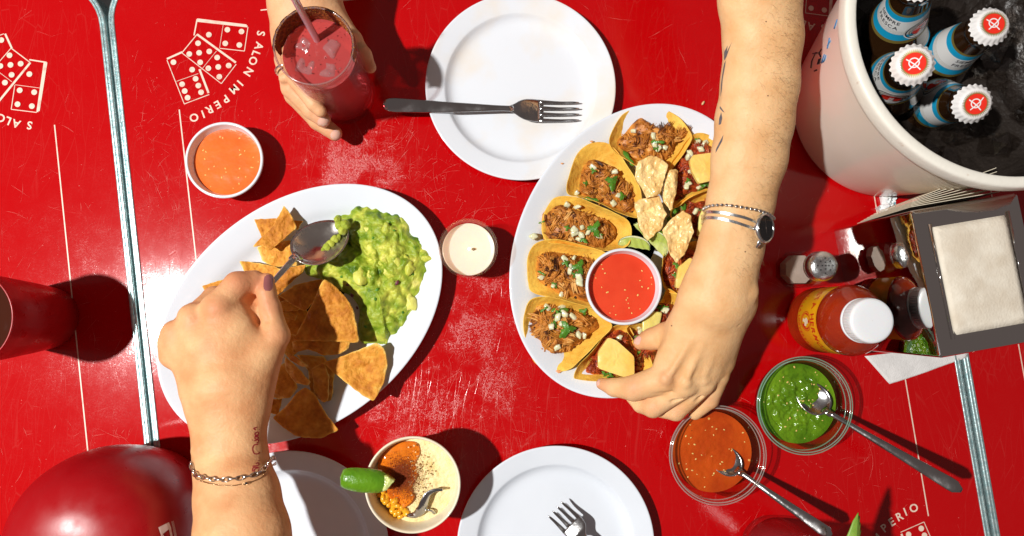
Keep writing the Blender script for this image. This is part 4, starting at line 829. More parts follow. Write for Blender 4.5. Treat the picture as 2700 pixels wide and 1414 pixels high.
def taco(tort, meat, kind, label, onions=(), leaves=(), stems=(), nb=70, K=K5, lift=0.0, rimz=3.0, on_size=1.0):
    global TN; TN += 1; g = np.random.default_rng(100 + TN)
    P = catmull([W(*KT(*q), 2.5 + lift)[:2] for q in tort], 150, True); C = P.mean(0); P = C + (P - C) * (1 + .012 * vnoise(np.c_[P, P[:, 0] * 0], 1.1, TN))[:, None]
    Q = catmull([W(*KT(*q), 2.9 + lift)[:2] for q in meat], 90, True); Cm = Q.mean(0); Q = Cm + (Q - Cm) * .93
    outw = C - np.array(PT); outw /= np.linalg.norm(outw); ext = abs((P - C) @ outw).max(); t = thing('taco', label, 'taco', (*C, 1.0 + lift), 'street tacos around the platter')
    def ttop(x, y, r):
        o = ((x - C[0]) * outw[0] + (y - C[1]) * outw[1]) / ext; q = np.c_[x, y, x * 0 + TN * 3.1]
        rz = rimz - .75 * np.clip(o, 0, 1) ** 2 + .22 * vnoise(q, 1.6, 3); return lift + 1.25 + (rz - 1.25) * r ** (3.7 - 2.0 * np.clip(o, 0, 1)) + .05 * fbm(q, .9, 2, 2) + .030 * fbm(q, .3, 3, TN) * r
    V, F = blob(P, 26, ttop, lambda x, y, r: ttop(x, y, r) - .30 + .13 * r ** 12, center=C, power=.62); mk('tortilla', V, F, m_tort, t)
    m_meat = m_carn if kind == 'carnitas' else m_past
    def mtop(x, y, r):
        q = np.c_[np.ravel(x), np.ravel(y), np.ravel(x) * 0 + TN]; return lift + 2.0 + 1.05 * (1 - np.clip(r, 0, 1) ** 2.6) + (.30 * fbm(q, .85, 3, 3)).reshape(np.shape(x))
    V, F = blob(Q, 34, mtop, lambda x, y, r: lift + 1.6 + 0 * x, center=Cm); T = .50 + .42 * fbm(V, .45, 3, TN)
    mk('meat_bed', V, F, m_meat, t, tone=T)
    mb = MB()
    def rnd(mx=1.0):
        a = g.uniform(0, 2 * np.pi); i = g.integers(len(Q)); return Cm + (Q[i] - Cm) * math.sqrt(g.uniform(0, 1)) * mx
    for _ in range(nb):                           # bundles of torn fibres
        c = rnd(.86); an = g.uniform(0, math.pi); bend = g.normal(0, .8); L = g.uniform(.5, 1.7); up = g.uniform(.0, .30); slope = g.uniform(-.3, .3); tone = np.clip(g.normal(.60, .20), .05, 1); k = g.integers(3, 8); wdt = g.uniform(.03, .085)
        for j in range(k):
            q = np.linspace(-.5, .5, 6) * g.uniform(.7, 1.15); off = (j - k / 2) * wdt * 1.25 + g.normal(0, .02); lx = L * q; ly = off + bend * L * .3 * q ** 2 + g.normal(0, .04) * q * 4
            X = c[0] + lx * math.cos(an) - ly * math.sin(an); Y = c[1] + lx * math.sin(an) + ly * math.cos(an); r = polyfrac(X, Y, Q, Cm)
            Z = mtop(X, Y, np.full(6, float(np.clip(polyfrac(c[0], c[1], Q, Cm), 0, 1)))) * .6 + .4 * mtop(X, Y, r) + up + slope * q * L - .10 * np.abs(j - k / 2) / k + .02 * g.normal(size=6)
            V, F = tube(np.c_[X, Y, Z], wdt * np.array([.3, .9, 1.1, 1, .8, .25]) * g.uniform(.7, 1.3, 6), 4, flat=g.uniform(.5, .9)); mb.add(V + g.normal(0, .008, V.shape), F, np.clip(tone + g.normal(0, .10), .02, 1))
    for _ in range(nb * 3):
        p = rnd(); z = float(mtop(np.array([p[0]]), np.array([p[1]]), polyfrac(np.array([p[0]]), np.array([p[1]]), Q, Cm))[0])
        V = np.array([(1, 0, 0), (-.6, .8, .1), (-.5, -.8, 0), (.1, .1, .8), (0, .2, -.7)]) * g.uniform(.05, .16) * g.uniform(.6, 1.5, 3); mb.add(rotV(V, 0, g.uniform(0, 6, 3)) + [p[0], p[1], z + g.uniform(0, .15)], [(0, 1, 3), (1, 2, 3), (2, 0, 3), (1, 0, 4), (2, 1, 4), (0, 2, 4)], np.clip(g.normal(.45, .28), 0, 1))
    V, F, T = mb.out(); mk('shredded_meat', V, F, m_meat, t, tone=T, kind='stuff')
    def on(px, up=.3):
        h = 3.2 + lift
        for _ in range(4):
            p = W(*K(*px), h); r = np.clip(polyfrac(p[:1], p[1:2], Q, Cm), 0, 1); h = float(mtop(p[:1], p[1:2], r)[0]) + up
        return W(*K(*px), h)
    for p in onions: inst('onion_piece', ONI[g.integers(4)], t, on(p, .30), (g.uniform(-.7, .7), g.uniform(-.7, .7), g.uniform(0, 3)), tuple(g.uniform(.50, .95, 3) * on_size))
    for p in leaves: inst('cilantro_leaf', LEAF[g.integers(4)], t, on(p[:2], .42), (g.uniform(-.3, .3), g.uniform(-.3, .3), g.uniform(0, 6)), (p[2] if len(p) > 2 else .6) * 1.2)
    for p in stems: inst('cilantro_stem', STEM, t, on(p[:2], .40), (g.uniform(-.2, .2), g.uniform(-.2, .2), p[2]), p[3])
    t_ = Taco(); t_.root, t_.on = t, on; return t_
def slab(name, px, K, h, th, m, parent=None, label=None, cat=None, group=None, amp=.12, sc=1.0, tilt=(0, 0), curl=0.0, cdir=0.0, smooth_it=True, chip=None, n=70, rings=8, seed=0, edge=.12, fine=.02, sharp=None, fsc=.22):
    P = np.array([W(*K(*q), h)[:2] for q in px]); P = linres(P, n); 
    if smooth_it: P = .25 * np.roll(P, 1, 0) + .5 * P + .25 * np.roll(P, -1, 0)
    if edge > .2: P = P + .04 * np.stack([vnoise(np.c_[P, P[:, 0] * 0 + k], .35, seed + k) for k in (0, 1)], 1) * (edge * 5)
    c = P.mean(0); u = np.array([math.cos(cdir), math.sin(cdir)])
    def top(x, y, r): return (h + (0 if chip is None else .16 * np.clip(vnoise(np.c_[x, y, x * 0 + seed], .55, seed + 9) - .25, 0, 1))) + (x - c[0]) * tilt[0] + (y - c[1]) * tilt[1] + curl * (((x - c[0]) * u[0] + (y - c[1]) * u[1]) ** 2) + amp * fbm(np.c_[x, y, x * 0 + seed * 3.3], sc, 2, seed) + fine * fbm(np.c_[x, y, x * 0], fsc, 3, seed) - .06 * r ** 8
    V, F = blob(P, rings, top, lambda x, y, r: top(x, y, r) - th + .12 * th * r ** 6)
    tn = None
    if chip is not None:
        V = np.asarray(V); mV = len(V) // 2; rr_ = np.r_[0, np.repeat(np.linspace(0, 1, rings + 1)[1:], n)]; rr_ = np.r_[rr_, rr_]
        tn = chip - .04 + .22 * fbm(V, .8, 3, seed) + .38 * np.clip((rr_ - .90) * 10, 0, 1) + .12 * fbm(V, .22, 2, seed + 3)  # rim tone raised: pale chip edges plus an edge highlight put into colour
    o = mk(name, V, F, m, parent, autosmooth=sharp, tone=tn)
    if label: tag(o, label, cat, group)
    return o
def pine(tc, px, K, h, label_m=None, tilt=(0, 0), th=.55): return slab('pineapple_chunk', px, K, h, th, label_m or m_pine, tc.root, amp=.04, sc=1, tilt=tilt, n=60, rings=9, fine=.03, sharp=50)
T1 = taco([(430, 200), (450, 150), (485, 100), (540, 72), (600, 68), (660, 80), (715, 115), (745, 160), (758, 195), (730, 250), (700, 290), (660, 330), (600, 335), (540, 310), (480, 270), (440, 235)], [(465, 190), (500, 155), (540, 95), (575, 100), (595, 140), (680, 132), (740, 155), (778, 152), (765, 175), (715, 205), (690, 260), (650, 285), (600, 290), (545, 275), (500, 240), (468, 215)], 'carnitas', 'topmost taco of shredded pork, at the far end of the platter', [(875, 218), (1012, 247), (1020, 300), (1085, 322), (1040, 330)], [(1030, 325, .35)], [(1035, 285, -.1, .6), (845, 390, -1.1, .85)])
T2 = taco([(265, 410), (275, 330), (310, 250), (360, 212), (420, 210), (460, 240), (500, 300), (545, 375), (560, 440), (550, 510), (470, 492), (400, 455), (330, 430)], [(315, 380), (325, 305), (355, 265), (400, 268), (450, 292), (488, 335), (535, 392), (550, 430), (545, 490), (470, 470), (420, 458), (350, 428), (320, 410)], 'carnitas', 'shredded pork taco second from the top on the left rim', [(607, 455), (752, 485), (775, 640), (505, 628), (745, 690)], [(735, 545, .75), (565, 560, .3), (805, 640, .45), (612, 480, .3)], [(600, 665, -.15, .7)])
T3 = taco([(195, 450), (230, 422), (300, 425), (370, 455), (450, 490), (510, 525), (517, 575), (500, 622), (430, 640), (350, 632), (250, 615), (185, 600), (165, 530)], [(155, 500), (185, 460), (235, 448), (300, 465), (380, 490), (450, 518), (478, 555), (465, 595), (400, 640), (330, 615), (250, 603), (170, 597), (168, 540)], 'carnitas', 'shredded pork taco third from the top, heaped with onion and a cilantro sprig', [(443, 708), (500, 717), (540, 850), (490, 890), (510, 930), (575, 888), (655, 905), (485, 865), (525, 900)], [(620, 860, .85), (545, 930, .4), (440, 850, .3), (655, 900, .35)], [(270, 815, .3, .3)])
T4 = taco([(108, 700), (118, 640), (150, 605), (220, 594), (300, 610), (400, 640), (425, 670), (415, 760), (400, 850), (360, 862), (260, 835), (135, 805), (113, 760)], [(140, 700), (148, 655), (190, 634), (280, 645), (370, 665), (400, 700), (380, 840), (280, 832), (200, 790), (150, 755)], 'carnitas', 'shredded pork taco directly left of the red salsa ramekin', [(422, 1055), (485, 1055), (460, 1110), (455, 1140), (268, 1180), (520, 1180), (525, 1215), (352, 1228), (405, 1295)], [(515, 1110, .8), (355, 1230, .35), (490, 1165, .35), (430, 1080, .4)], [(270, 1150, -.5, .4)])
T5 = taco([(92, 940), (98, 880), (120, 832), (180, 820), (280, 840), (380, 875), (430, 915), (438, 945), (390, 995), (330, 1060), (270, 1110), (210, 1114), (140, 1082), (108, 1010)], [(115, 885), (150, 848), (230, 852), (330, 878), (400, 895), (420, 930), (355, 985), (320, 1015), (270, 1048), (175, 1052), (155, 1000), (105, 965), (112, 925)], 'carnitas', 'lowest shredded pork taco, with tortilla open toward the platter edge', [(310, 525), (405, 535), (375, 600), (425, 578), (480, 585), (400, 635), (330, 660), (520, 710), (550, 715), (375, 795)], [(440, 665, .85), (350, 630, .4), (550, 555, .4), (380, 570, .4)], [(390, 545, .05, .8), (285, 540, .6, .4)], K=K6)
T6 = taco([(293, 1135), (310, 1090), (375, 1022), (430, 950), (500, 930), (545, 1000), (590, 1060), (600, 1115), (540, 1150), (400, 1156), (310, 1148)], [(340, 1130), (370, 1065), (430, 965), (495, 940), (545, 1010), (595, 1060), (560, 1135), (430, 1138)], 'pastor', 'red pork taco with a big yellow pineapple chunk at the bottom of the platter', [(780, 735)], [(725, 980, .4), (690, 970, .35), (840, 830, .3)], [(625, 790, 1.2, .3)], K=K6)
pine(T6, [(710, 725), (765, 745), (880, 850), (885, 975), (820, 990), (645, 930), (645, 820)], K6, 4.3, tilt=(.05, .1))
T7 = taco([(500, 945), (540, 925), (640, 955), (650, 1060), (610, 1085), (565, 1045), (520, 985)], [(530, 960), (600, 958), (630, 1035), (600, 1060), (550, 1005)], 'pastor', 'red pork taco pinched between the thumb and fingers', [(910, 860), (925, 690)], [(900, 840, .35)], [(905, 715, .4, .35)], K=K6, lift=.4)
T8 = taco([(590, 890), (640, 830), (660, 790), (705, 815), (745, 860), (710, 950), (630, 985), (560, 965)], [(605, 905), (650, 850), (715, 880), (685, 945), (605, 955)], 'pastor', 'taco half hidden by the reaching hand beside the red salsa', [(915, 665), (1085, 545)], [(1060, 540, .45), (1080, 530, .3)], [(1030, 530, .3, .6)], K=K6)
slab('pineapple_chunk', [(935, 620), (1000, 552), (1068, 560), (1050, 640), (960, 700), (938, 690)], K6, 3.7, .5, m_pine2, T8.root, amp=.04, n=50)
T9 = taco([(638, 700), (650, 650), (700, 620), (790, 600), (860, 640), (850, 780), (760, 822), (700, 812), (655, 795), (638, 745)], [(648, 695), (672, 652), (780, 628), (845, 655), (830, 770), (740, 800), (690, 790), (653, 755)], 'pastor', 'red pork taco under the wrist with a bright pineapple chunk', [], [(1160, 1095, .4), (1150, 1165, .3)], [], K=K5)
pine(T9, [(1250, 1048), (1285, 1070), (1300, 1230), (1220, 1255), (1155, 1248), (1160, 1190), (1175, 1110)], K5, 3.9)
T10 = taco([(672, 490), (700, 452), (765, 415), (835, 393), (900, 430), (880, 600), (790, 605), (740, 570), (690, 530)], [(705, 490), (775, 440), (870, 440), (865, 590), (765, 585), (722, 545)], 'pastor', 'red pork taco under the watch with a pale pineapple chunk', [(1290, 745)], [(1330, 740, .35), (1205, 735, .75), (1150, 745, .5)], [(1130, 770, .9, .7)], K=K5)
slab('pineapple_chunk', [(1315, 770), (1350, 700), (1400, 700), (1400, 910), (1300, 905)], K5, 4.0, .5, m_pine2, T10.root, amp=.04, n=50)
T11 = taco([(672, 300), (705, 250), (740, 200), (785, 170), (850, 185), (925, 260), (910, 390), (830, 400), (750, 430), (695, 470), (668, 440), (680, 370)], [(705, 300), (725, 245), (785, 195), (850, 200), (905, 270), (890, 380), (800, 395), (745, 418), (695, 440), (700, 370)], 'pastor', 'red pork taco by the forearm with onion heap and a large pineapple chunk', [(1300, 290), (1350, 298), (1315, 335), (1245, 365), (1240, 390), (1225, 580), (1310, 580), (1255, 485), (1235, 560)], [(1360, 560, .55), (1240, 540, .3), (1300, 272, .25)], [(1330, 585, .5, .5)], K=K5)
pine(T11, [(1270, 372), (1400, 355), (1450, 400), (1420, 535), (1310, 560), (1262, 480), (1248, 410)], K5, 4.2)
m_chi = mat('pork_rind', (.92, .68, .30), .32, col2=(.80, .47, .13), nscale=40, ndet=7, nlo=.42, nhi=.75, bump=.7, bscale=110, bdist=.003, coat=.2, sss=.12)
CH = [('bubbly pork rind crisp at the top of the centre heap', [(885, 490), (900, 420), (990, 378), (1080, 400), (1102, 440), (1060, 600), (1040, 640), (960, 655), (925, 580), (885, 520)], 5.0, .05, .3),
      ('flat ragged pork rind crisp in the middle of the platter', [(880, 690), (930, 660), (1050, 640), (1070, 700), (1095, 760), (1060, 860), (970, 940), (920, 860), (900, 760)], 4.5, -.03, 1.2),
      ('narrow curled pork rind crisp standing right of the topmost one', [(1105, 480), (1150, 458), (1178, 475), (1165, 600), (1125, 740), (1075, 680), (1075, 590), (1090, 540)], 4.7, -.35, .1),
      ('pale pork rind crisp nearest the watch pointing down', [(1120, 800), (1200, 742), (1250, 770), (1270, 890), (1230, 1000), (1215, 1030), (1160, 1085), (1120, 1030), (1100, 960), (1065, 870)], 5.2, .05, .6)]
for k, (lb, P, h, cu, cd) in enumerate(CH): slab('pork_rind', P, K5, h, .28, m_chi, None, lb, 'pork rind', 'pork rind crisps', amp=.26, sc=1.2, curl=cu * 1.2, cdir=cd, n=150, rings=30, seed=k * 3, edge=.35, fine=.13, fsc=.45)
p = W(*K5(212, 912), 2.6); o = inst('onion_piece', ONI[1], None, p, (.2, .1, .5), .85); tag(o, 'single onion cube on the left edge of the taco platter', 'onion piece')
# rice grain on the table above the tacos
p = W(*K3(385, 680), .15); V, F = lathe([(.02, -.25), (.1, -.15), (.12, 0), (.1, .15), (.02, .25)], (0, 0, 0), 8); V = rotV(V, 0, (1.57, 0, -.6)) + p; tag(mk('rice_grain', V, F, mat('rice', (.75, .50, .25), .4)), 'single pale grain on the table above the taco platter', 'crumb')

# limes
m_rind = mat('lime_rind', (.085, .24, .008), .3, col2=(.17, .36, .012), nscale=24, bump=.7, bscale=260, bdist=.0015, coat=.3)
m_flesh = mat('lime_flesh', (.46, .56, .12), .25, col2=(.66, .70, .28), nscale=40, nlo=.45, nhi=.6, sss=.4, sssr=(1, 1, .3), bump=.5, bscale=90, coat=.3); m_pith = mat('lime_pith', (.74, .74, .46), .5, sss=.2)
def lime(name, p0, p1, outdir, half, label, R=None, group='lime wedges', pw=.9):
    p0, p1 = np.asarray(p0, float), np.asarray(p1, float); L = np.linalg.norm(p1 - p0) / 2; ax = (p1 - p0) / (2 * L); o = np.asarray(outdir, float); o = o - ax * (o @ ax); o /= np.linalg.norm(o); w = np.cross(ax, o); c = (p0 + p1) / 2; R = R or L * .95
    t = thing(name, label, 'lime wedge', c, group)
    tt = np.linspace(-1, 1, 25); prof = R * np.sqrt(np.clip(1 - tt ** 2, 0, 1)) ** pw + .02; aa = np.linspace(-half, half, 17)
    V = np.array([[c + ax * L * a + prof[i] * (o * math.cos(b) + w * math.sin(b)) for b in aa] for i, a in enumerate(tt)]).reshape(-1, 3); mk('rind', V, [(i * 17 + j, i * 17 + j + 1, (i + 1) * 17 + j + 1, (i + 1) * 17 + j) for i in range(24) for j in range(16)], m_rind, t)
    for s in (-1, 1):
        for nm, r0, r1, m in (('flesh', 0, .86, m_flesh), ('pith', .86, 1.0, m_pith)):
            rr = np.linspace(r0, r1, 7); d = o * math.cos(s * half) + w * math.sin(s * half); nrm = np.cross(ax, d) * s
            V = np.array([[c + ax * L * a * (.97 if nm == 'flesh' else 1) + d * (prof[i] * q + (0.001 if nm == 'pith' else 0)) + nrm * (.05 * math.sin(a * 14 + q * 6) * (nm == 'flesh')) for q in rr] for i, a in enumerate(tt)]).reshape(-1, 3)
            mk(nm, V, [(i * 7 + j, (i + 1) * 7 + j, (i + 1) * 7 + j + 1, i * 7 + j + 1) for i in range(24) for j in range(6)], m, t)
    return t
lime('lime_wedge', W(*K5(872, 830), 3.3), W(*K5(1080, 1050), 2.6), (.6, .35, -.15), .75, 'lime wedge below the flat pork rind, flesh side up', R=1.35)
lime('lime_wedge', W(*K5(770, 965), 2.8), W(*K5(985, 1000), 2.6), (.0, .8, -.2), .62, 'small lime wedge touching the red salsa ramekin', R=1.15)
lime('lime_wedge', W(*K5(980, 880), 3.6), W(*K5(1108, 1010), 3.2), (.8, .5, .35), .55, 'lime wedge tucked under the pale pork rind', R=1.05)

# chips
m_chip = mat('fried_tortilla_chip', (.7, .3, .05), .58, tone=[(0, (.32, .095, .010)), (.35, (.56, .20, .022)), (.68, (.78, .36, .050)), (1, (.92, .64, .18))], nscale=75, ndet=8, nlo=.38, nhi=.68, bump=1.0, bscale=170, bdist=.003, spec=.25)
CHIPS = [
 (K7, [(850, 300), (980, 285), (1085, 420), (1010, 570), (880, 530)], 1.9, (.02, .02), 'shaded chip filling the gap beside the thumb'),
 (K4, [(745, 480), (850, 440), (960, 430), (1000, 500), (1010, 600), (850, 610), (780, 570)], 1.7, (0, 0), 'round sided chip under the folded chips at the top left'),
 (K4, [(725, 295), (870, 290), (900, 300), (850, 370), (770, 412), (745, 350)], 2.4, (.05, .1), 'pale triangular chip pointing at the platter rim above'),
 (K4, [(975, 300), (1045, 308), (1010, 362), (970, 370)], 1.9, (0, 0), 'tip of a chip showing between the folded chip and the spoon'),
 (K4, [(930, 208), (985, 300), (1003, 352), (830, 505), (775, 470), (718, 480), (760, 430), (850, 340)], 3.0, (-.1, .08), 'folded triangular chip with its point to the top'),
 (K4, [(385, 735), (520, 690), (570, 720), (560, 800), (400, 772)], 2.0, (0, 0), 'leftmost chip poking out beyond the knuckles'),
 (K4, [(635, 570), (700, 578), (860, 605), (930, 640), (900, 720), (700, 720), (660, 640)], 2.0, (0, .05), 'chip behind the index finger'),
 (K4, [(860, 640), (960, 610), (1065, 595), (1045, 640), (955, 720), (850, 822), (820, 760)], 2.7, (-.1, .05), 'chip beneath the spoon handle'),
 (K7, [(850, 420), (1000, 400), (1060, 620), (960, 720), (880, 640), (800, 560)], 1.3, (0, 0), 'shaded chip deep in the pile beside the thumb'),
 (K7, [(885, 300), (1000, 225), (1180, 188), (1130, 330), (1060, 405), (960, 350)], 3.0, (.05, -.02), 'curved chip behind the largest chip'),
 (K7, [(860, 360), (920, 330), (1040, 380), (1010, 400), (940, 400), (870, 400)], 2.6, (.1, -.2), 'small bent chip edge left of the largest chip'),
 (K7, [(885, 405), (1008, 430), (995, 462), (900, 440)], 2.9, (0, -.2), 'narrow chip sliver beside the thumb'),
 (K7, [(1180, 740), (1300, 700), (1540, 608), (1590, 650), (1606, 760), (1580, 880), (1520, 992), (1440, 950), (1350, 880), (1250, 810)], 3.0, (-.03, -.03), 'broad chip at the right edge overhanging the platter rim'),
 (K7, [(975, 600), (1100, 580), (1360, 600), (1345, 650), (1290, 685), (1180, 697), (1100, 660), (1060, 655), (975, 680)], 3.3, (0, .10), 'curled chip right below the largest chip'),
 (K7, [(1190, 188), (1250, 225), (1320, 300), (1372, 375), (1395, 480), (1412, 612), (1190, 600), (970, 600), (1040, 470), (1110, 340)], 4.3, (.02, .06), 'largest chip lying on top of the pile'),
 (K7, [(1000, 690), (1180, 700), (1260, 800), (1200, 1000), (1100, 960), (1080, 800)], 1.6, (0, 0), 'dark chip at the bottom of the pile'),
 (K7, [(870, 770), (930, 740), (960, 790), (1015, 908), (960, 975), (880, 985), (820, 960)], 2.2, (.1, 0), 'chip against the wrist with a rounded end'),
 (K7, [(930, 700), (1000, 760), (1105, 868), (1085, 890), (1000, 880), (930, 790)], 3.0, (.25, .2), 'tilted chip edge leaning to the lower right'),
 (K7, [(925, 665), (1010, 710), (1087, 765), (1040, 770), (960, 730)], 3.6, (.2, .3), 'thin chip edge below the curled chip'),
 (K7, [(1100, 780), (1180, 740), (1222, 830), (1215, 990), (1190, 1005), (1120, 960)], 2.5, (.25, 0), 'upright chip with a rounded lower corner'),
 (K7, [(1215, 820), (1252, 830), (1245, 940), (1205, 1060), (1160, 1000)], 1.9, (.3, 0), 'chip standing behind the upright chip'),
 (K7, [(800, 1060), (815, 985), (907, 978), (900, 1030), (880, 1087)], 1.6, (0, 0), 'small chip corner next to the forearm'),
 (K7, [(840, 1110), (930, 1030), (1010, 930), (1050, 905), (1120, 950), (1200, 1080), (1277, 1192), (1170, 1240), (1080, 1240), (1000, 1228), (900, 1160)], 3.2, (.03, -.08), 'big chip at the lower edge overhanging the platter')]
for k, (K, P, h, tl_, lb) in enumerate(CHIPS):
    g = np.random.default_rng(200 + k); slab('tortilla_chip', P, K, h, .15, m_chip, None, lb, 'tortilla chip', 'tortilla chips in the pile', chip=float(g.uniform(.36, .66)), amp=.18, sc=1.5, tilt=tl_, curl=g.choice([-.07, -.05, .05, .08]), cdir=g.uniform(0, 3), n=90, rings=24, seed=k * 2 + 1, edge=.22, fine=.06, fsc=.42)

# crumbs of chips
g = np.random.default_rng(71); mb = MB()
for _ in range(46):
    q = (g.uniform(640, 1000), g.uniform(900, 1090)) if g.random() < .5 else (g.uniform(560, 740), g.uniform(520, 640)); p = W(*q, .9)
    if ((p[:2] - np.array(PL)) @ np.array([math.cos(R_(-141.9)), math.sin(R_(-141.9))]) / 10.5) ** 2 + ((p[:2] - np.array(PL)) @ np.array([-math.sin(R_(-141.9)), math.cos(R_(-141.9))]) / 6.6) ** 2 > 1: continue
    V = np.array([(1, 0, 0), (-.6, .8, .1), (-.5, -.8, 0), (.1, .1, .4), (0, .2, -.3)]) * g.uniform(.05, .14); mb.add(rotV(V, 0, g.uniform(0, 6, 3)) + p, [(0, 1, 3), (1, 2, 3), (2, 0, 3), (1, 0, 4), (2, 1, 4), (0, 2, 4)], .6)
V, F, T = mb.out(); o = mk('chip_crumbs', V, F, m_chip, tone=T, smooth=False); tag(o, 'tiny crumbs of tortilla chip scattered on the left platter', 'crumbs'); o['kind'] = 'stuff'
# sauce smears on the platters
m_smear = mat('orange_smear', (.74, .34, .14), .3)
for q, s_, K_, wh in (((385, 950), 1.0, K6, 'just below the lowest pork taco'), ((405, 430), .5, K5, 'on the upper left rim beside the second taco'), ((600, 285), .6, K5, 'above the second taco')):
    c_ = W(*K_(*q), 2.35); a_ = np.linspace(0, 6.28, 14, endpoint=False); P_ = np.c_[c_[0] + s_ * .28 * np.cos(a_) * (1 + .4 * np.sin(3 * a_)), c_[1] + s_ * .16 * np.sin(a_)]
    V, F = blob(P_, 2, lambda x, y, r: 2.46 - .02 * r, lambda x, y, r: 2.40 + 0 * x); tag(mk('sauce_smear', V, F, m_smear), 'faint orange sauce smear ' + wh, 'smear')
# guacamole
m_guac = mat('guacamole_paste', (.3, .45, .05), .38, tone=[(0, (.075, .16, .006)), (.28, (.22, .33, .018)), (.58, (.38, .46, .050)), (.85, (.60, .62, .085)), (1, (.82, .78, .20))], nscale=60, bump=.7, bscale=230, bdist=.0025, sss=.2, sssr=(.8, 1, .2), spec=.35)
GO = [(150, 650), (170, 600), (250, 600), (330, 560), (400, 460), (440, 400), (400, 350), (405, 250), (440, 220), (510, 205), (520, 170), (580, 118), (640, 125), (720, 112), (800, 130), (860, 160), (960, 170), (1050, 235), (1110, 330), (1200, 430), (1215, 500), (1258, 555), (1210, 680), (1145, 860), (1085, 950), (1080, 1060), (1000, 1160), (960, 1200), (850, 1230), (830, 1302), (740, 1275), (620, 1270), (590, 1150), (600, 1000), (540, 900), (440, 840), (340, 770), (240, 740), (170, 715)]
gp = catmull([W(*K14(*q), 1.7)[:2] for q in GO], 300, True); gc = W(*K14(760, 650), 2)[:2]; gp = gc + (gp - gc) * 1.045
ga, gb = W(*K14(500, 440), 3)[:2], W(*K14(900, 745), 3)[:2]; gdv = (gb - ga) / np.linalg.norm(gb - ga); gn = np.array([-gdv[1], gdv[0]])
def gtop(x, y, r):
    P = np.c_[x, y, x * 0]; d = np.c_[x, y] - ga; s = d @ gdv; q = d @ gn; Lg = np.linalg.norm(gb - ga)
    lum = fbm(P, 1.5, 2, 3); l2 = np.abs(fbm(P, 1.0, 3, 9)); cl = vnoise(P, .42, 21)
    wq = q - .18 * np.sin(s * 2.2); groove = np.where((s > -.3) & (s < Lg + .3), np.exp(-(np.where(wq > 0, wq / .22, wq / .75)) ** 2), 0) * np.clip(1.25 - abs(s / Lg - .35) * 1.3, 0, 1)
    return .95 + 1.75 * (1 - r ** 3.2) + .42 * lum * (1 - r ** 6) + .36 * l2 - .85 * groove * (1 - r ** 6) + .05 * fbm(P, .2, 2, 5)
V, F = blob(gp, 100, gtop, lambda x, y, r: .75 + 0 * x, center=gc); T = .50 + .40 * fbm(V, 1.1, 3, 4) + .28 * (vnoise(V, .42, 21)) * (vnoise(V, 1.6, 2) > 0)
gt = thing('guacamole', 'chunky mound of green guacamole on the left platter', 'guacamole', (*gc, .7)); mk('paste', V, F, m_guac, gt, tone=T)
AV = []
for k in range(6):
    g = np.random.default_rng(300 + k); a = np.linspace(0, 2 * np.pi, 20, endpoint=False); r = 1 + .5 * vnoise(np.c_[np.cos(a), np.sin(a), a * 0 + k], .6)
    V, F = blob(np.c_[r * np.cos(a) * .62, r * np.sin(a) * .38], 6, lambda x, y, q: .22 - .24 * q ** 2.4 + .06 * vnoise(np.c_[x, y, x * 0], .2, k), lambda x, y, q: -.2 + .1 * q); AV.append(mesh_only('avocado_chunk', V, F, m_guac, tone=np.full(len(V), .62 + .07 * k)))
g = np.random.default_rng(9); cnt = 0
gpb = gp; trg = None
def inside(p, poly):
    x, y = p; n = len(poly); j = n - 1; c = False
    for i in range(n):
        if (poly[i, 1] > y) != (poly[j, 1] > y) and x < (poly[j, 0] - poly[i, 0]) * (y - poly[i, 1]) / (poly[j, 1] - poly[i, 1]) + poly[i, 0]: c = not c
        j = i
    return c
def rfrac(p):
    d = p - gc; a = np.arctan2(d[1], d[0]); A = np.arctan2(gp[:, 1] - gc[1], gp[:, 0] - gc[0]); i = np.argmin(abs(np.angle(np.exp(1j * (A - a))))); return min(1, np.linalg.norm(d) / np.linalg.norm(gp[i] - gc))
while cnt < 16:
    p = np.array([g.uniform(gp[:, 0].min(), gp[:, 0].max()), g.uniform(gp[:, 1].min(), gp[:, 1].max())])
    if not inside(p, gp): continue
    r = rfrac(p)
    if r > .95: continue
    z = float(gtop(np.array([p[0]]), np.array([p[1]]), np.array([r]))[0]); inst('avocado_chunk', AV[g.integers(6)], gt, (p[0], p[1], z - .15), (g.uniform(-.4, .4), g.uniform(-.4, .4), g.uniform(0, 6)), g.uniform(.5, 1.25) * (1 if cnt > 8 else 1.5)); cnt += 1
m_redon = mat('red_onion', (.16, .035, .06), .3)
for K_, p, m_, s_ in [(K14, (915, 790), m_redon, .55), (K14, (520, 890), m_redon, .5), (K14, (490, 805), m_redon, .35), (K14, (555, 1000), m_redon, .3), (K14, (755, 850), m_cil, .42), (K14, (595, 800), m_cil, .36), (K14, (895, 345), m_cil, .3), (K14, (1048, 715), m_cil, .34), (K14, (740, 930), m_cil, .34), (K14, (720, 410), m_cil, .3), (K14, (960, 1040), m_cil, .3), (K14, (440, 735), m_cil, .35), (K14, (640, 1165), m_cil, .3), (K14, (600, 790), m_cil, .26), (K14, (860, 275), m_cil, .25), (K14, (1000, 560), m_cil, .25)]:
    q = W(*K_(*p), 2.8)[:2]; z = float(gtop(np.array([q[0]]), np.array([q[1]]), np.array([rfrac(q)]))[0])
    V, F = blob(catmull([(-.5, -.2), (.1, -.35), (.5, 0), (.2, .35), (-.4, .25)], 14, True) * s_, 3, lambda x, y, r: .10 - .08 * r, lambda x, y, r: -.05 + 0 * r); V = rotV(V, 0, (.2, .1, p[0])) + [q[0], q[1], z + .03]; mk('onion_fleck' if m_ is m_redon else 'herb_fleck', V, F, m_, gt)

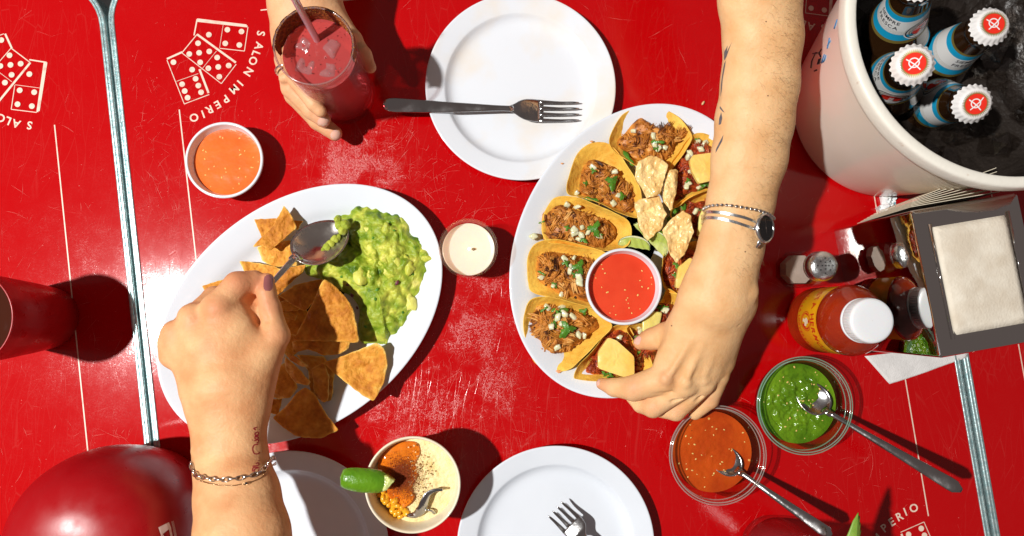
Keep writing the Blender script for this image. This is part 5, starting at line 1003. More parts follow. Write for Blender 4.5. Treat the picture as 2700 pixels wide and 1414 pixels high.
# corn cup
ec = W(1038, 1220, 7.0); t = thing('corn_cup', 'paper cup of street corn with cheese, chili and orange sauce', 'cup', (ec[0], ec[1], 0))
m_pcup = mat('waxed_paper', (.84, .76, .60), .4, col2=(.80, .70, .50), nscale=30, coat=.2)
V, F = lathe(rounded([(.02, .3), (2.9, .3), (2.95, 0), (3.0, .3), (4.05, 6.6), (4.2, 6.72), (4.28, 6.9), (4.2, 7.05), (4.05, 6.98), (3.96, 6.7), (2.9, .6), (.02, .55)], 1), (ec[0], ec[1], 0), 96); mk('cup_wall', V, F, m_pcup, t)
m_cheese = mat('cotija_cheese', (.90, .78, .44), .6, col2=(.82, .62, .26), nscale=60, ndet=7, bump=.6, bscale=260, bdist=.004, sss=.15)
m_crema = mat('orange_sauce', (.76, .21, .012), .1, col2=(.62, .13, .006), nscale=26, coat=.7, sss=.2, bump=.3, bscale=60, bdist=.003)
m_corn = mat('corn_kernel', (.85, .42, .02), .22, sss=.3, coat=.4)
def K9h(x, y, h): return W(*K9b(x, y), h)
V, F = liquid(ec, 3.72, 5.35, .12, 33, rings=40, seg=90, men=-.05, sc=.5); V = np.asarray(V); low = 1.1 * np.exp(-(((V[:, 0] - K9h(430, 1130, 5)[0]) ** 2 + (V[:, 1] - K9h(430, 1130, 5)[1]) ** 2) / 1.6)); V[:, 2] -= low; mk('cheese', V, F, m_cheese, t)
so = catmull([K9h(*q, 5.5)[:2] for q in ((350, 820), (420, 760), (530, 725), (600, 740), (620, 800), (590, 870), (600, 950), (560, 1040), (580, 1100), (520, 1160), (450, 1160), (400, 1040), (430, 960), (350, 930))], 90, True)
V, F = blob(so, 16, lambda x, y, r: 5.62 + .28 * (1 - r ** 3) + .14 * fbm(np.c_[x, y, x * 0], .8, 2, 7) - .5 * np.exp(-((x - K9h(470, 1100, 5)[0]) ** 2 + (y - K9h(470, 1100, 5)[1]) ** 2) / .8), lambda x, y, r: 5.1 + 0 * x); mk('sauce', V, F, m_crema, t)
CORN = None
g = np.random.default_rng(12); V, F = lathe(rounded([(.02, -.35), (.26, -.3), (.36, .05), (.30, .3), (.02, .38)], 1), (0, 0, 0), 10, 1, .75); CORN = mesh_only('corn_kernel', V, F, m_corn)
for (x, y) in [(380, 1060), (400, 1095), (430, 1110), (415, 1140), (440, 1165), (470, 1150), (500, 1165), (480, 1190), (515, 1180), (395, 1120), (455, 1120), (370, 1030), (460, 1200), (490, 1215), (430, 1185), (530, 1200), (350, 1080), (375, 1100)]: inst('corn_kernel', CORN, t, K9h(x, y, 5.1 + g.uniform(-.1, .3)), tuple(g.uniform(0, 6, 3)), g.uniform(.85, 1.2))
def crumbs(n, cen, sd, z, size, m, name, seed, f=None):
    g = np.random.default_rng(seed); mb = MB()
    for _ in range(n):
        x, y = g.normal(0, 1, 2) * sd + cen; p = K9h(x, y, z + g.uniform(0, .15));
        if np.hypot(*(p[:2] - ec[:2])) > 3.6: continue
        V = np.array([(1, 0, 0), (-.6, .8, .1), (-.5, -.8, 0), (.1, .1, .9), (0, .2, -.7)]) * size * g.uniform(.4, 1.3) ; mb.add(rotV(V, 0, g.uniform(0, 6, 3)) + p, [(0, 1, 3), (1, 2, 3), (2, 0, 3), (1, 0, 4), (2, 1, 4), (0, 2, 4)])
    mk(name, mb.out()[0], mb.out()[1], m, t, smooth=False, kind='stuff')
m_cp = mat('red_chili_powder', (.30, .05, .008), .8); m_ck = mat('cheese_crumb', (.86, .68, .36), .6)
crumbs(5200, (500, 955), (50, 62), 6.0, .040, m_cp, 'chili_powder', 1); crumbs(300, (520, 1070), (60, 50), 5.75, .04, m_cp, 'chili_powder', 2); crumbs(110, (600, 930), (45, 100), 5.85, .11, m_ck, 'cheese_crumbs', 3)
LW = lime('lime_wedge', K9h(92, 960, 7.6), K9h(405, 992, 7.0), (0, .05, 1), 1.15, 'glossy green lime wedge perched on the rim of the corn cup', R=1.12, pw=.42)
slab('cut_flesh', [(378, 955), (400, 952), (432, 975), (447, 990), (428, 1012), (402, 1050), (372, 1052), (382, 1000)], K9b, 7.85, .8, m_flesh, LW, amp=.12, sc=.4, n=40, rings=6, fine=.06, edge=.3)
slab('pith', [(240, 912), (290, 905), (330, 912), (372, 918), (365, 930), (300, 930)], K9b, 7.4, .25, m_pith, LW, amp=.1, n=30, rings=4, edge=.3)
slab('pith', [(245, 1045), (300, 1050), (385, 1048), (380, 1060), (300, 1062)], K9b, 7.3, .25, m_pith, LW, amp=.1, n=30, rings=4, edge=.3)
fork(K9h(770, 1048, 6.5), K9h(520, 1215, 5.0), 'steel fork half buried in the corn cup', [(0, 0), (.2, .2), (.5, .3), (.75, .25), (1, 0)], name='fork', wscale=.8, tilt=(.35, .3, 1)) if False else None
ft = thing('fork', 'bent fork stub half buried in the cheese of the corn cup', 'fork', K9h(640, 1160, 5.5), 'forks')
pth = [K9h(*q) for q in ((770, 1046, 6.35), (715, 1048, 6.4), (672, 1072, 6.35), (648, 1120, 6.2), (630, 1170, 6.0), (590, 1208, 5.8), (530, 1215, 5.6))]
V, F = tube(catmull(pth, 26), np.interp(np.linspace(0, 1, 26), [0, .25, .5, .7, 1], [.10, .20, .42, .5, .12]), 10, flat=.22, up=(.5, .1, 1)); mk('neck', V, F, m_steel, ft)
for k in range(2): V, F = tube(catmull([K9h(655 + 14 * k, 1175, 6.0), K9h(690 + 16 * k, 1185, 5.85), K9h(712 + 10 * k, 1205 - 5 * k, 5.4)], 8), .07, 6); mk('tine', V, F, m_steel, ft)
# smears
slab('guacamole_smear', [(1000, 1320), (1040, 1290), (1070, 1285), (1050, 1340), (1020, 1345)], K14, 2.15, .08, m_pine2, None, 'small pale green smear on the lower rim of the left platter', 'smear', amp=.02, n=30, rings=4)
# ================================================================== people: hands and forearms as one continuous surface each
def smin(a, b, k):
    h = np.clip(.5 + .5 * (b - a) / k, 0, 1); return b * (1 - h) + a * h - k * h * (1 - h)
def smax(a, b, k): return -smin(-a, -b, k)
def capsule(P, a, b, ra, rb, f=1.0):
    s = np.array([1, 1, 1 / f]); Q = P * s; A = a * s; B = b * s; ab = B - A; t = np.clip(((Q - A) @ ab) / (ab @ ab + 1e-9), 0, 1)
    return np.linalg.norm(Q - A - t[..., None] * ab, axis=-1) - (ra + (rb - ra) * t)
DH = 0.0
def J(x, y, h, r=None): h = h + DH; return (W(x, y, h), RC(r, h)) if r is not None else W(x, y, h)
def sdf_mesh(prims, cell=.13, post=None, clip=None):
    pts = np.array([q for p in prims for q in (p[1], p[2])]); rad = max(max(p[3], p[4]) for p in prims) + .3
    lo, hi = pts.min(0) - rad, pts.max(0) + rad
    if clip: lo, hi = np.maximum(lo, clip[0]), np.minimum(hi, clip[1])
    n = np.ceil((hi - lo) / cell).astype(int) + 1; ax = [lo[i] + cell * np.arange(n[i]) for i in range(3)]
    G = np.stack(np.meshgrid(*ax, indexing='ij'), -1).astype(np.float32); D = np.full(G.shape[:3], 9.0, np.float32)
    for kind, a, b, ra, rb, f, k in prims:
        m = max(ra, rb) + 1.2; l = np.clip(((np.minimum(a, b) - m - lo) / cell).astype(int), 0, n); h = np.clip(((np.maximum(a, b) + m - lo) / cell).astype(int) + 1, 0, n)
        sl = tuple(slice(l[i], h[i]) for i in range(3)); 
        if min(h - l) <= 0: continue
        d = capsule(G[sl], a, b, ra, rb, f)
        D[sl] = smin(D[sl], d, k) if kind == '+' else smax(D[sl], -d, k)
    if post: D = post(G, D)
    # surface nets
    S = D < 0; c = np.zeros(tuple(n - 1), bool); allin = np.ones_like(c); acc = np.zeros(c.shape + (3,), np.float32); cnt = np.zeros(c.shape, np.float32)
    for dx in (0, 1):
        for dy in (0, 1):
            for dz in (0, 1):
                s = S[dx:n[0] - 1 + dx, dy:n[1] - 1 + dy, dz:n[2] - 1 + dz]; c |= s; allin &= s
    act = c & ~allin; I = np.argwhere(act)
    corners = [(x, y, z) for x in (0, 1) for y in (0, 1) for z in (0, 1)]
    pos = np.zeros((len(I), 3)); num = np.zeros(len(I))
    for i, p in enumerate(corners):
        for q in corners[i + 1:]:
            if sum(abs(p[k] - q[k]) for k in range(3)) != 1: continue
            a, b = I + p, I + q; da, db = D[tuple(a.T)], D[tuple(b.T)]; m = (da < 0) != (db < 0); t = np.where(m, da / (da - db + 1e-9), 0)
            pos += np.where(m[:, None], (np.array(p) + t[:, None] * (np.array(q) - np.array(p))), 0); num += m
    V = lo + cell * (I + pos / num[:, None]); idx = -np.ones(act.shape, int); idx[tuple(I.T)] = np.arange(len(I)); F = []
    for axn in range(3):
        o = [k for k in range(3) if k != axn]; e = np.eye(3, dtype=int)
        A = S[tuple(slice(0, n[k] - 1) if k == axn else slice(1, n[k] - 1) for k in range(3))]; B = S[tuple(slice(1, n[k]) if k == axn else slice(1, n[k] - 1) for k in range(3))]
        E = np.argwhere(A != B); off = np.array([0 if k == axn else 1 for k in range(3)]); sgn = A[tuple(E.T)]; E = E + off
        c0, c1, c2, c3 = E - e[o[0]] - e[o[1]], E - e[o[1]], E, E - e[o[0]]
        q = np.stack([idx[tuple(k.T)] for k in (c0, c1, c2, c3)], 1); flip = sgn if axn != 1 else ~sgn; q = np.where(flip[:, None], q, q[:, ::-1]); F.append(q)
    F = np.concatenate(F); F = F[(F >= 0).all(1)]
    for _ in range(2):                            # light relaxation
        s = np.zeros_like(V); m = np.zeros(len(V))
        for a in range(4):
            b = (a + 1) % 4
            np.add.at(s, F[:, a], V[F[:, b]]); np.add.at(m, F[:, a], 1); np.add.at(s, F[:, b], V[F[:, a]]); np.add.at(m, F[:, b], 1)
        V = V * .5 + .5 * s / np.maximum(m, 1)[:, None]
    return V, F.tolist()
def limb(rows, f, k=.5, kind='+'):
    """rows of (left px, right px, y, height): a limb whose outline passes through them"""
    out = []; J_ = []
    for l, r, y, h in rows: h = h + DH; J_.append((W((l + r) / 2, y, h), RC((r - l) / 2, h)))
    for (a, ra), (b, rb) in zip(J_, J_[1:]): out.append((kind, a, b, ra, rb, f, k))
    return out
def seg(*pts, f=1.0, k=.3, kind='+'):
    """chain of (x, y, h, radius px)"""
    q = [J(*p) for p in pts]; return [(kind, a, b, ra, rb, f, k) for (a, ra), (b, rb) in zip(q, q[1:])] if len(q) > 1 else [(kind, q[0][0], q[0][0] + 1e-3, q[0][1], q[0][1], f, k)]
def crease(x0, y0, x1, y1, h, r=.06): h = h + DH; return [('-', W(x0, y0, h), W(x1, y1, h), r, r, 1.0, .10)]
def on_surface(name, prims, root, m, red=(), label=None, cell=.13):
    V, F = sdf_mesh(prims, cell); Vn = V + 0
    T = np.zeros(len(V))
    for (x, y, h, r, s) in red: h = h + DH; T = np.maximum(T, s * np.exp(-(np.linalg.norm(V - W(x, y, h), axis=1) / RC(r, h)) ** 2))
    return mk(name, V, F, m, root, tone=T)
m_skinL = skin_mat('tanned_skin', (.80, .46, .225), (.68, .32, .14)); m_skinR = skin_mat('light_skin', (.84, .53, .27), (.74, .41, .18)); m_skinT = skin_mat('fair_skin', (.80, .49, .27), (.72, .38, .19))
m_nail = mat('fingernail', (.78, .46, .36), .22, coat=.5, sss=.2); m_nailp = mat('mauve_nail_polish', (.30, .10, .10), .15, coat=.8)
def nail(px, h, ln, wd, ang, m, root, arm, lift=.03, label=None):
    """a nail lying on the finger tip: px centre, length, width in px, ang = direction of the free edge in the picture"""
    tr = bvh(arm); u = np.array([math.cos(ang), math.sin(ang)]); v = np.array([-u[1], u[0]]); V, n, mm = [], 9, 7; last = None; ok = True
    for i in range(n):
        for j in range(mm):
            a, b = (i / (n - 1) * 2 - 1), (j / (mm - 1) * 2 - 1); wdt = math.sqrt(max(0, 1 - abs(a) ** 4 * .75)); q = np.array(px) + u * a * ln / 2 + v * b * wd / 2 * wdt
            p = cast(tr, ORG[arm.name], q, lift * (1 - .7 * b * b)); V.append(p if p is not None else (last if last is not None else W(*q, h))); last = V[-1]
    V = np.array(V); D = V - [0, 0, .06]; N_ = n * mm; F = [(i * mm + j, (i + 1) * mm + j, (i + 1) * mm + j + 1, i * mm + j + 1) for i in range(n - 1) for j in range(mm - 1)]
    return mk('fingernail', V, F, m, root)

# ---- left person: arm from below, spoon in the fingers
pl = thing('person', 'arm from the lower left spooning guacamole, fine bracelets and red script tattoo', 'person', W(590, 1300, 6))
DH = 1.2
L_ = limb([(495, 800, 2050, 17.5), (494, 740, 1480, 13.3), (496, 722, 1349, 11.9), (496, 697, 1250, 10.6), (495, 672, 1180, 9.5), (492, 662, 1120, 9.2), (484, 667, 1045, 9.0), (462, 683, 985, 8.9)], .74, .6)
L_ += seg((560, 1000, 8.9, 88), (500, 850, 9.0, 62), f=.60, k=.9) + seg((575, 1000, 8.9, 90), (575, 840, 9.1, 70), f=.62, k=.9) + seg((590, 1000, 8.9, 84), (640, 890, 8.6, 62), f=.66, k=.9)
L_ += seg((520, 950, 8.8, 62), (447, 862, 8.4, 44), f=.75, k=.8)
L_ += seg((560, 850, 9.0, 60), (548, 778, 9.5, 42), k=.7, f=.8) + seg((500, 860, 9.0, 50), (483, 800, 9.3, 36), k=.6, f=.85) + seg((460, 880, 8.7, 40), (440, 838, 8.8, 32), k=.5) + seg((440, 890, 8.2, 38), (433, 862, 8.1, 30), k=.5)
# thumb
L_ += seg((640, 925, 8.5, 62), (694, 845, 8.3, 33), (680, 775, 8.2, 25), (670, 735, 8.2, 23), (673, 704, 8.0, 17), k=.35)
# index
L_ += seg((548, 778, 9.3, 40), (598, 718, 8.6, 33), (640, 706, 7.9, 26), k=.35) + seg((598, 718, 8.6, 32), (640, 712, 7.9, 26), (664, 722, 7.2, 19), k=.2)
# curled middle, ring and little fingers below
L_ += seg((495, 800, 8.8, 36), (540, 752, 6.6, 30), (610, 770, 5.6, 24), (640, 790, 6.0, 20), k=.3) + seg((450, 840, 8.2, 32), (490, 790, 6.0, 28), (560, 800, 5.0, 23), (600, 830, 5.4, 18), k=.3) + seg((432, 865, 7.6, 28), (455, 830, 5.6, 25), (520, 840, 4.7, 20), k=.3)
# knuckles and tendons
L_ += seg((547, 776, 10.2, 14), f=.7, k=.8) + seg((481, 806, 10.0, 14), f=.7, k=.45) + seg((438, 842, 9.35, 12), f=.7, k=.4)
L_ += seg((600, 800, 7.9, 52), (640, 800, 7.3, 34), (676, 808, 7.2, 22), k=.5) + seg((612, 760, 7.4, 30), (650, 760, 7.0, 22), k=.3) + seg((540, 880, 9.4, 72), f=.62, k=.9)
L_ += seg((497, 1135, 10.6, 14), f=.8, k=.6)
# the fold between thumb and index, and creases of the thumb joint
L_ += seg((655, 775, 9.3, 7), (672, 808, 9.2, 5), k=.3, kind='-')
for i in range(4): L_ += crease(664 + i, 772 + i * 7, 690 + i * 2, 765 + i * 7, 9.28 - i * .02, .045)
arm_l = on_surface('forearm_and_hand', L_, pl, m_skinL, red=[(600, 715, 9, 40, .75), (660, 715, 8.5, 40, .7), (678, 760, 9, 45, .55), (547, 775, 10.4, 40, .45), (483, 806, 10, 32, .4), (438, 845, 9.4, 28, .4), (700, 840, 9, 36, .35)])
nail((675, 712), 8.6, 40, 24, R_(-86), m_nailp, pl, arm_l)
DH = 0.0
# serving spoon held by that hand
m_spoonm = mat('brightened_spoon_steel', (.80, .76, .70), .24, 1.0, bump=.2, bscale=60, rvar=.12, bdist=.002)  # steel colour brightened in place of bright surroundings reflected in the spoon
ss = spoon(W(628, 775, 8.6), W(742, 648, 5.6), W(868, 568, 3.2), 'large steel serving spoon dipped in the guacamole', .36, 4.45, .95, neckw=.34, up=(-.28, .05, 1), m=m_spoonm)
# guacamole clinging to the spoon
mb = MB(); g = np.random.default_rng(44)
for (x, y, h, r) in [(1150, 530, 3.5, 20), (1175, 505, 3.4, 28), (1205, 480, 3.4, 30), (1230, 455, 3.35, 30), (1255, 430, 3.3, 30), (1280, 420, 3.2, 26), (1190, 520, 3.3, 22), (1225, 495, 3.2, 26), (1160, 545, 3.3, 16), (1290, 330, 3.3, 34), (1310, 370, 3.4, 34), (1275, 300, 3.4, 24), (1330, 330, 3.6, 36)]:
    V, F = lathe([(.02, -.7), (.75, -.5), (1, 0), (.75, .5), (.02, .75)], (0, 0, 0), 14); V = V * RC(r * .382, h) * (1 + .35 * vnoise(V * 1.0 + x, .7, 3)[:, None]); mb.add(V + W(*K4(x, y), h + .1), F, .6 + .1 * g.normal())
mk('guacamole_on_spoon', mb.out()[0], mb.out()[1], m_guac, ss, tone=mb.out()[2])

# ---- right person: forearm from the top reaching to the tacos
pr = thing('person', 'tattooed forearm from the top right with a watch, picking up a taco', 'person', W(1850, 500, 8))
L_ = limb([(1770, 2060, -560, 21.5), (1790, 2030, -140, 17.0), (1806, 2016, 0, 15.6), (1818, 2020, 90, 14.8), (1814, 2010, 210, 13.9), (1800, 1996, 305, 13.2), (1791, 1979, 395, 12.5), (1779, 1946, 511, 11.6), (1758, 1919, 622, 10.9), (1737, 1902, 692, 10.4), (1712, 1900, 745, 10.0)], .78, .6)
L_ += seg((1806, 745, 9.9, 92), (1705, 925, 7.6, 55), f=.52, k=.9) + seg((1812, 750, 9.9, 84), (1742, 925, 7.7, 58), f=.52, k=.9) + seg((1820, 760, 9.8, 72), (1772, 920, 7.5, 52), f=.55, k=.8) + seg((1838, 775, 9.5, 50), (1808, 905, 7.0, 42), f=.68, k=.7)
L_ += seg((1765, 770, 9.2, 62), (1705, 845, 7.2, 44), f=.8, k=.6) + seg((1715, 835, 7.0, 42), (1672, 846, 6.2, 33), (1640, 853, 5.6, 27), (1612, 862, 5.2, 19), k=.3)
L_ += seg((1700, 905, 7.6, 50), (1672, 952, 7.4, 38), k=.6, f=.85) + seg((1672, 952, 7.4, 38), (1594, 977, 6.2, 32), (1545, 975, 5.0, 23), (1514, 966, 4.4, 15), k=.22)
L_ += seg((1735, 930, 7.6, 44), (1722, 965, 7.6, 34), k=.5, f=.85) + seg((1722, 965, 7.5, 35), (1642, 1024, 5.8, 27), k=.22) + seg((1642, 1024, 5.8, 27), (1612, 1018, 4.6, 21), (1590, 1000, 3.9, 16), k=.15)
L_ += seg((1772, 930, 7.4, 42), (1768, 962, 7.3, 31), k=.5, f=.85) + seg((1768, 962, 7.2, 32), (1700, 1034, 5.4, 25), k=.2) + seg((1700, 1034, 5.4, 25), (1662, 1032, 4.3, 19), k=.15)
L_ += seg((1806, 915, 7.0, 36), (1806, 945, 6.8, 27), k=.45, f=.85) + seg((1806, 945, 6.8, 28), (1786, 1006, 5.2, 22), (1748, 1040, 4.2, 17), k=.18)
L_ += seg((1676, 952, 8.75, 13), f=.7, k=.5) + seg((1726, 962, 8.75, 13), f=.7, k=.45) + seg((1771, 955, 8.45, 12), f=.7, k=.4) + seg((1808, 938, 7.85, 10), f=.7, k=.35)
L_ += seg((1775, 800, 10.4, 6), (1690, 935, 9.02, 8), k=.42, f=.7) + seg((1795, 800, 10.45, 6), (1732, 945, 9.1, 8), k=.42, f=.7) + seg((1815, 810, 10.35, 6), (1774, 940, 8.85, 7), k=.4, f=.7)
L_ += seg((1884, 735, 11.2, 22), f=.75, k=.7)
L_ += seg((1640, 996, 7.9, 4), (1690, 985, 8.0, 3), k=.25, kind='-') + seg((1690, 1010, 7.6, 4), (1738, 990, 7.9, 3), k=.22, kind='-') + seg((1752, 1012, 7.4, 5), (1786, 962, 7.6, 4), k=.22, kind='-')
for i in range(3): L_ += crease(1590 + i * 6, 950, 1584 + i * 6, 1004, 7.42, .05)
for i in range(2): L_ += crease(1636 + i * 7, 1006, 1650 + i * 7, 1044, 6.95, .05) + crease(1694 + i * 7, 1016, 1712 + i * 7, 1050, 6.5, .05)
for i in range(3): L_ += crease(1650 + i * 6, 832, 1655 + i * 6, 870, 7.15, .05)
for i in range(3): L_ += crease(1720 + i * 9, 775 - i * 12, 1860, 800 + i * 10, 11.15 - i * .02, .03)
arm_r = on_surface('forearm_and_hand', L_, pr, m_skinR, red=[(1594, 977, 7.2, 30, .4), (1642, 1024, 6.8, 26, .4), (1700, 1034, 6.5, 26, .35), (1676, 952, 8.8, 30, .3), (1612, 862, 5.4, 30, .45), (1514, 966, 4.6, 30, .5), (1786, 1006, 6, 26, .3)])
nail((1603, 856), 5.6, 18, 22, R_(200), m_nail, pr, arm_r)
nail((1503, 962), 4.6, 12, 16, R_(190), m_nail, pr, arm_r)
m_tat = mat('tattoo_ink', (.085, .085, .10), .6, col2=(.16, .13, .13), nscale=300); m_mole = mat('mole', (.16, .06, .03), .6)
def fillpoly(px, n=24):
    P = linres(np.array(px, float), n); c = P.mean(0); R3 = [c + (P - c) * s for s in (.33, .66, 1)]
    return np.vstack([[c]] + R3), [(0, 1 + i, 1 + (i + 1) % n) for i in range(n)] + [(1 + j * n + i, 1 + (j + 1) * n + i, 1 + (j + 1) * n + (i + 1) % n, 1 + j * n + (i + 1) % n) for j in range(2) for i in range(n)]
drape('tattoo', [fillpoly(p) for p in ([(575, 278), (555, 330), (540, 375), (526, 400), (522, 380), (548, 330)], [(548, 300), (540, 350), (530, 380), (527, 340)], [(535, 400), (528, 450), (515, 520), (508, 600), (500, 640), (503, 560), (515, 470), (524, 420)],
     [(497, 700), (512, 720), (528, 745), (512, 735), (495, 715)], [(505, 740), (512, 780), (503, 820), (488, 825), (492, 780)], [(520, 888), (512, 930), (490, 970), (468, 1010), (470, 985), (495, 935)], [(522, 318), (528, 360), (532, 400), (524, 380)])], arm_r, m_tat, pr, K3, .012)
drape('mole', [fillpoly([(x + 5 * math.cos(a), y + 5 * math.sin(a)) for a in np.linspace(0, 6, 8)], 8) for x, y in ((800, 143), (812, 632))], arm_r, m_mole, pr, K3, .015)
drape('mole', [fillpoly([(x + 5 * math.cos(a), y + 5 * math.sin(a)) for a in np.linspace(0, 6, 8)], 8) for x, y in ((1128, 648), (1612, 160))], arm_r, m_mole, pr, K6, .015)
# arm hair
g = np.random.default_rng(77); tr = bvh(arm_r); mb = MB()
for _ in range(700):
    y = g.uniform(0, 700); c = np.interp(y, [0, 210, 395, 622], [1910, 1912, 1885, 1838]); hwid = np.interp(y, [0, 395, 622], [105, 94, 81]); x = c + hwid * (1 - abs(g.normal(0, .42))) * .98
    p = cast(tr, ORG[arm_r.name], (x, y), .0)
    if p is None: continue
    p2 = p + [g.uniform(.15, .5), g.uniform(-.55, .15), 0]; mid = (p + p2) / 2 + [0, g.uniform(-.05, .1), g.uniform(.05, .16)]; P = catmull([p, mid, p2 + [0, 0, -.02]], 5); V, F = tube(P, [.005, .005, .004, .003, .002], 3, cap=False); mb.add(V, F)
mk('arm_hair', mb.out()[0], mb.out()[1], mat('arm_hair', (.26, .13, .06), .5), pr, kind='stuff')

# ---- third person: hand round the tall glass, from the top
pt = thing('person', 'fair hand from the top left wrapped around the chili rimmed glass', 'person', W(760, 60, 3))
L_ = limb([(640, 880, -620, 12.0), (664, 862, -190, 8.5), (668, 856, -60, 7.6), (675, 858, 10, 7.0), (682, 868, 60, 6.6)], .75, .5)
L_ += seg((775, 40, 6.5, 88), (752, 105, 5.6, 66), f=.7, k=.6) + seg((735, 90, 6.0, 52), (722, 165, 5.6, 26), f=.9, k=.5)
L_ += seg((722, 150, 5.6, 30), (735, 222, 5.4, 27), (785, 277, 5.2, 24), (812, 301, 5.1, 20), k=.25)
L_ += seg((718, 150, 4.2, 28), (742, 240, 3.4, 26), (800, 305, 3.0, 23), (842, 336, 2.9, 19), k=.2)
L_ += seg((730, 140, 7.0, 26), (748, 205, 6.9, 22), (790, 262, 6.8, 19), (806, 280, 6.7, 16), k=.2)
L_ += seg((830, 50, 6.8, 48), (884, 100, 6.6, 26), (915, 140, 6.4, 20), (932, 170, 6.2, 15), k=.35)
L_ += seg((713, 198, 6.6, 12), k=.4)
for i in range(3): L_ += crease(758 + i * 5, 268 - i * 4, 790 + i * 5, 240 - i * 4, 6.42, .04)
arm_t = on_surface('forearm_and_hand', L_, pt, m_skinT, red=[(812, 303, 5.5, 34, .5), (842, 336, 3.3, 34, .5), (735, 222, 6, 34, .3), (932, 170, 6.5, 30, .5)], cell=.12)
nail((813, 308), 5.4, 26, 26, R_(42), m_nail, pt, arm_t); nail((845, 341), 3.2, 26, 24, R_(38), m_nail, pt, arm_t)

# ================================================================== jewellery
def ringpath(px, arm, zc, lift, n=120):
    tr = bvh(arm); top = [cast(tr, ORG[arm.name], p, lift) for p in catmull(px, 40)]; top = np.array([p for p in top if p is not None])
    k = np.array([.5, 1.0]); low = top[::-1].copy(); low[:, 2] = 2 * zc - low[:, 2] - .3; cx_ = top[:, :2].mean(0); low[:, :2] = cx_ + (low[:, :2] - cx_) * .86; low = low[1:-1]
    P = np.vstack([top, low]); L = np.r_[0, np.cumsum(np.linalg.norm(np.diff(np.vstack([P, P[:1]]), axis=0), axis=1))]; P2 = np.vstack([P, P[:1]]); t = np.linspace(0, L[-1], n, endpoint=False)
    return np.stack([np.interp(t, L, P2[:, i]) for i in range(3)], 1)
m_sil = mat('bracelet_silver', (.78, .74, .70), .14, 1.0); m_gld = mat('bracelet_gold', (.78, .50, .26), .18, 1.0)
def torus(R, r, sy=1.0, n=16, m=7):
    a = np.linspace(0, 2 * np.pi, n, endpoint=False); V = []
    for k in a:
        for j in np.linspace(0, 2 * np.pi, m, endpoint=False): V.append(((R + r * math.cos(j)) * math.cos(k), sy * (R + r * math.cos(j)) * math.sin(k), r * math.sin(j)))
    return np.array(V), [(i * m + j, ((i + 1) % n) * m + j, ((i + 1) % n) * m + (j + 1) % m, i * m + (j + 1) % m) for i in range(n) for j in range(m)]
def chainlinks(root, path, me, step, name='link', roll=(0.2, 1.35)):
    n = len(path); i = 0; k = 0
    while i < n:
        a, b = path[i], path[(i + step) % n]; d = Vector(b - a).normalized(); up = Vector((path[i] - path.mean(0))); q = d.to_track_quat('X', 'Z')
        e = (q.to_matrix() @ Matrix.Rotation(roll[k % 2], 3, 'X')).to_euler(); inst(name, me, root, (a + b) / 2, e); i += step; k += 1
px = [K9(*q) for q in ((572, 870), (585, 925), (620, 955), (690, 975), (770, 982), (850, 975), (930, 962), (1000, 940), (1040, 905), (1062, 868))]
P = ringpath(px, arm_l, 10.8, .16, 120); t = thing('chain_bracelet', 'chunky silver link bracelet on the left wrist', 'bracelet', P.mean(0))
V, F = torus(.31, .078, .58); LK = mesh_only('link', V, F, m_sil); chainlinks(t, P, LK, 3)
px = [K9(*q) for q in ((575, 950), (610, 980), (680, 1002), (760, 1015), (840, 1018), (920, 1003), (980, 985), (1030, 958), (1058, 915))]
P = ringpath(px, arm_l, 10.9, .05, 260); t = thing('thin_bracelet', 'hair thin gold chain with a tiny eye charm on the left wrist', 'bracelet', P.mean(0))
V, F = torus(.075, .020, .6, 10, 5); LK2 = mesh_only('link', V, F, m_gld); chainlinks(t, P, LK2, 1)
tr = bvh(arm_l); p = cast(tr, ORG[arm_l.name], K9(922, 1005), .09); V, F = torus(.20, .04, .55); mk('charm', rotV(V, 0, (0, 0, .15)) + p, F, m_gld, t); V, F = lathe([(.01, .03), (.07, .02), (.09, 0)], p, 10); mk('charm_stone', V, F, m_gap, t)
# tattoo lettering on the left wrist
tr = bvh(arm_l)
def scribe(strokes, w, m):
    polys = []
    for s in strokes:
        P = catmull(s, max(6, len(s) * 4)) if len(s) > 2 else np.linspace(s[0], s[1], 5); T = np.gradient(P, axis=0); T /= np.linalg.norm(T, axis=1)[:, None] + 1e-9; N_ = np.c_[-T[:, 1], T[:, 0]]; V = np.vstack([P + N_ * w / 2, P - N_ * w / 2]); n = len(P); polys.append((V, [(i, n + i, n + i + 1, i + 1) for i in range(n - 1)]))
    return polys
CIAO = [[(1000, 745), (975, 750), (965, 775), (975, 805), (1000, 808), (1012, 795)], [(990, 738), (1003, 730)], [(975, 722), (1000, 715), (1004, 728)], [(962, 718), (965, 715)],
        [(1000, 690), (985, 690), (980, 705), (992, 712), (1003, 700), (980, 692), (1003, 686)], [(990, 665), (980, 675), (985, 685), (1000, 680), (1003, 668), (992, 662)], [(985, 650), (972, 640), (995, 632)], [(1008, 648), (1010, 645)],
        [(1005, 855), (1007, 850)], [(965, 890), (1005, 882), (1000, 868), (985, 872)], [(1008, 900), (985, 905), (975, 920), (985, 935), (1003, 925), (1003, 910)], [(965, 925), (968, 900), (1000, 895)]]
m_tred = mat('red_tattoo_ink', (.36, .02, .03), .6)
drape('tattoo_lettering', scribe(CIAO, 7.5, m_tred), arm_l, m_tred, pl, K9, .012)
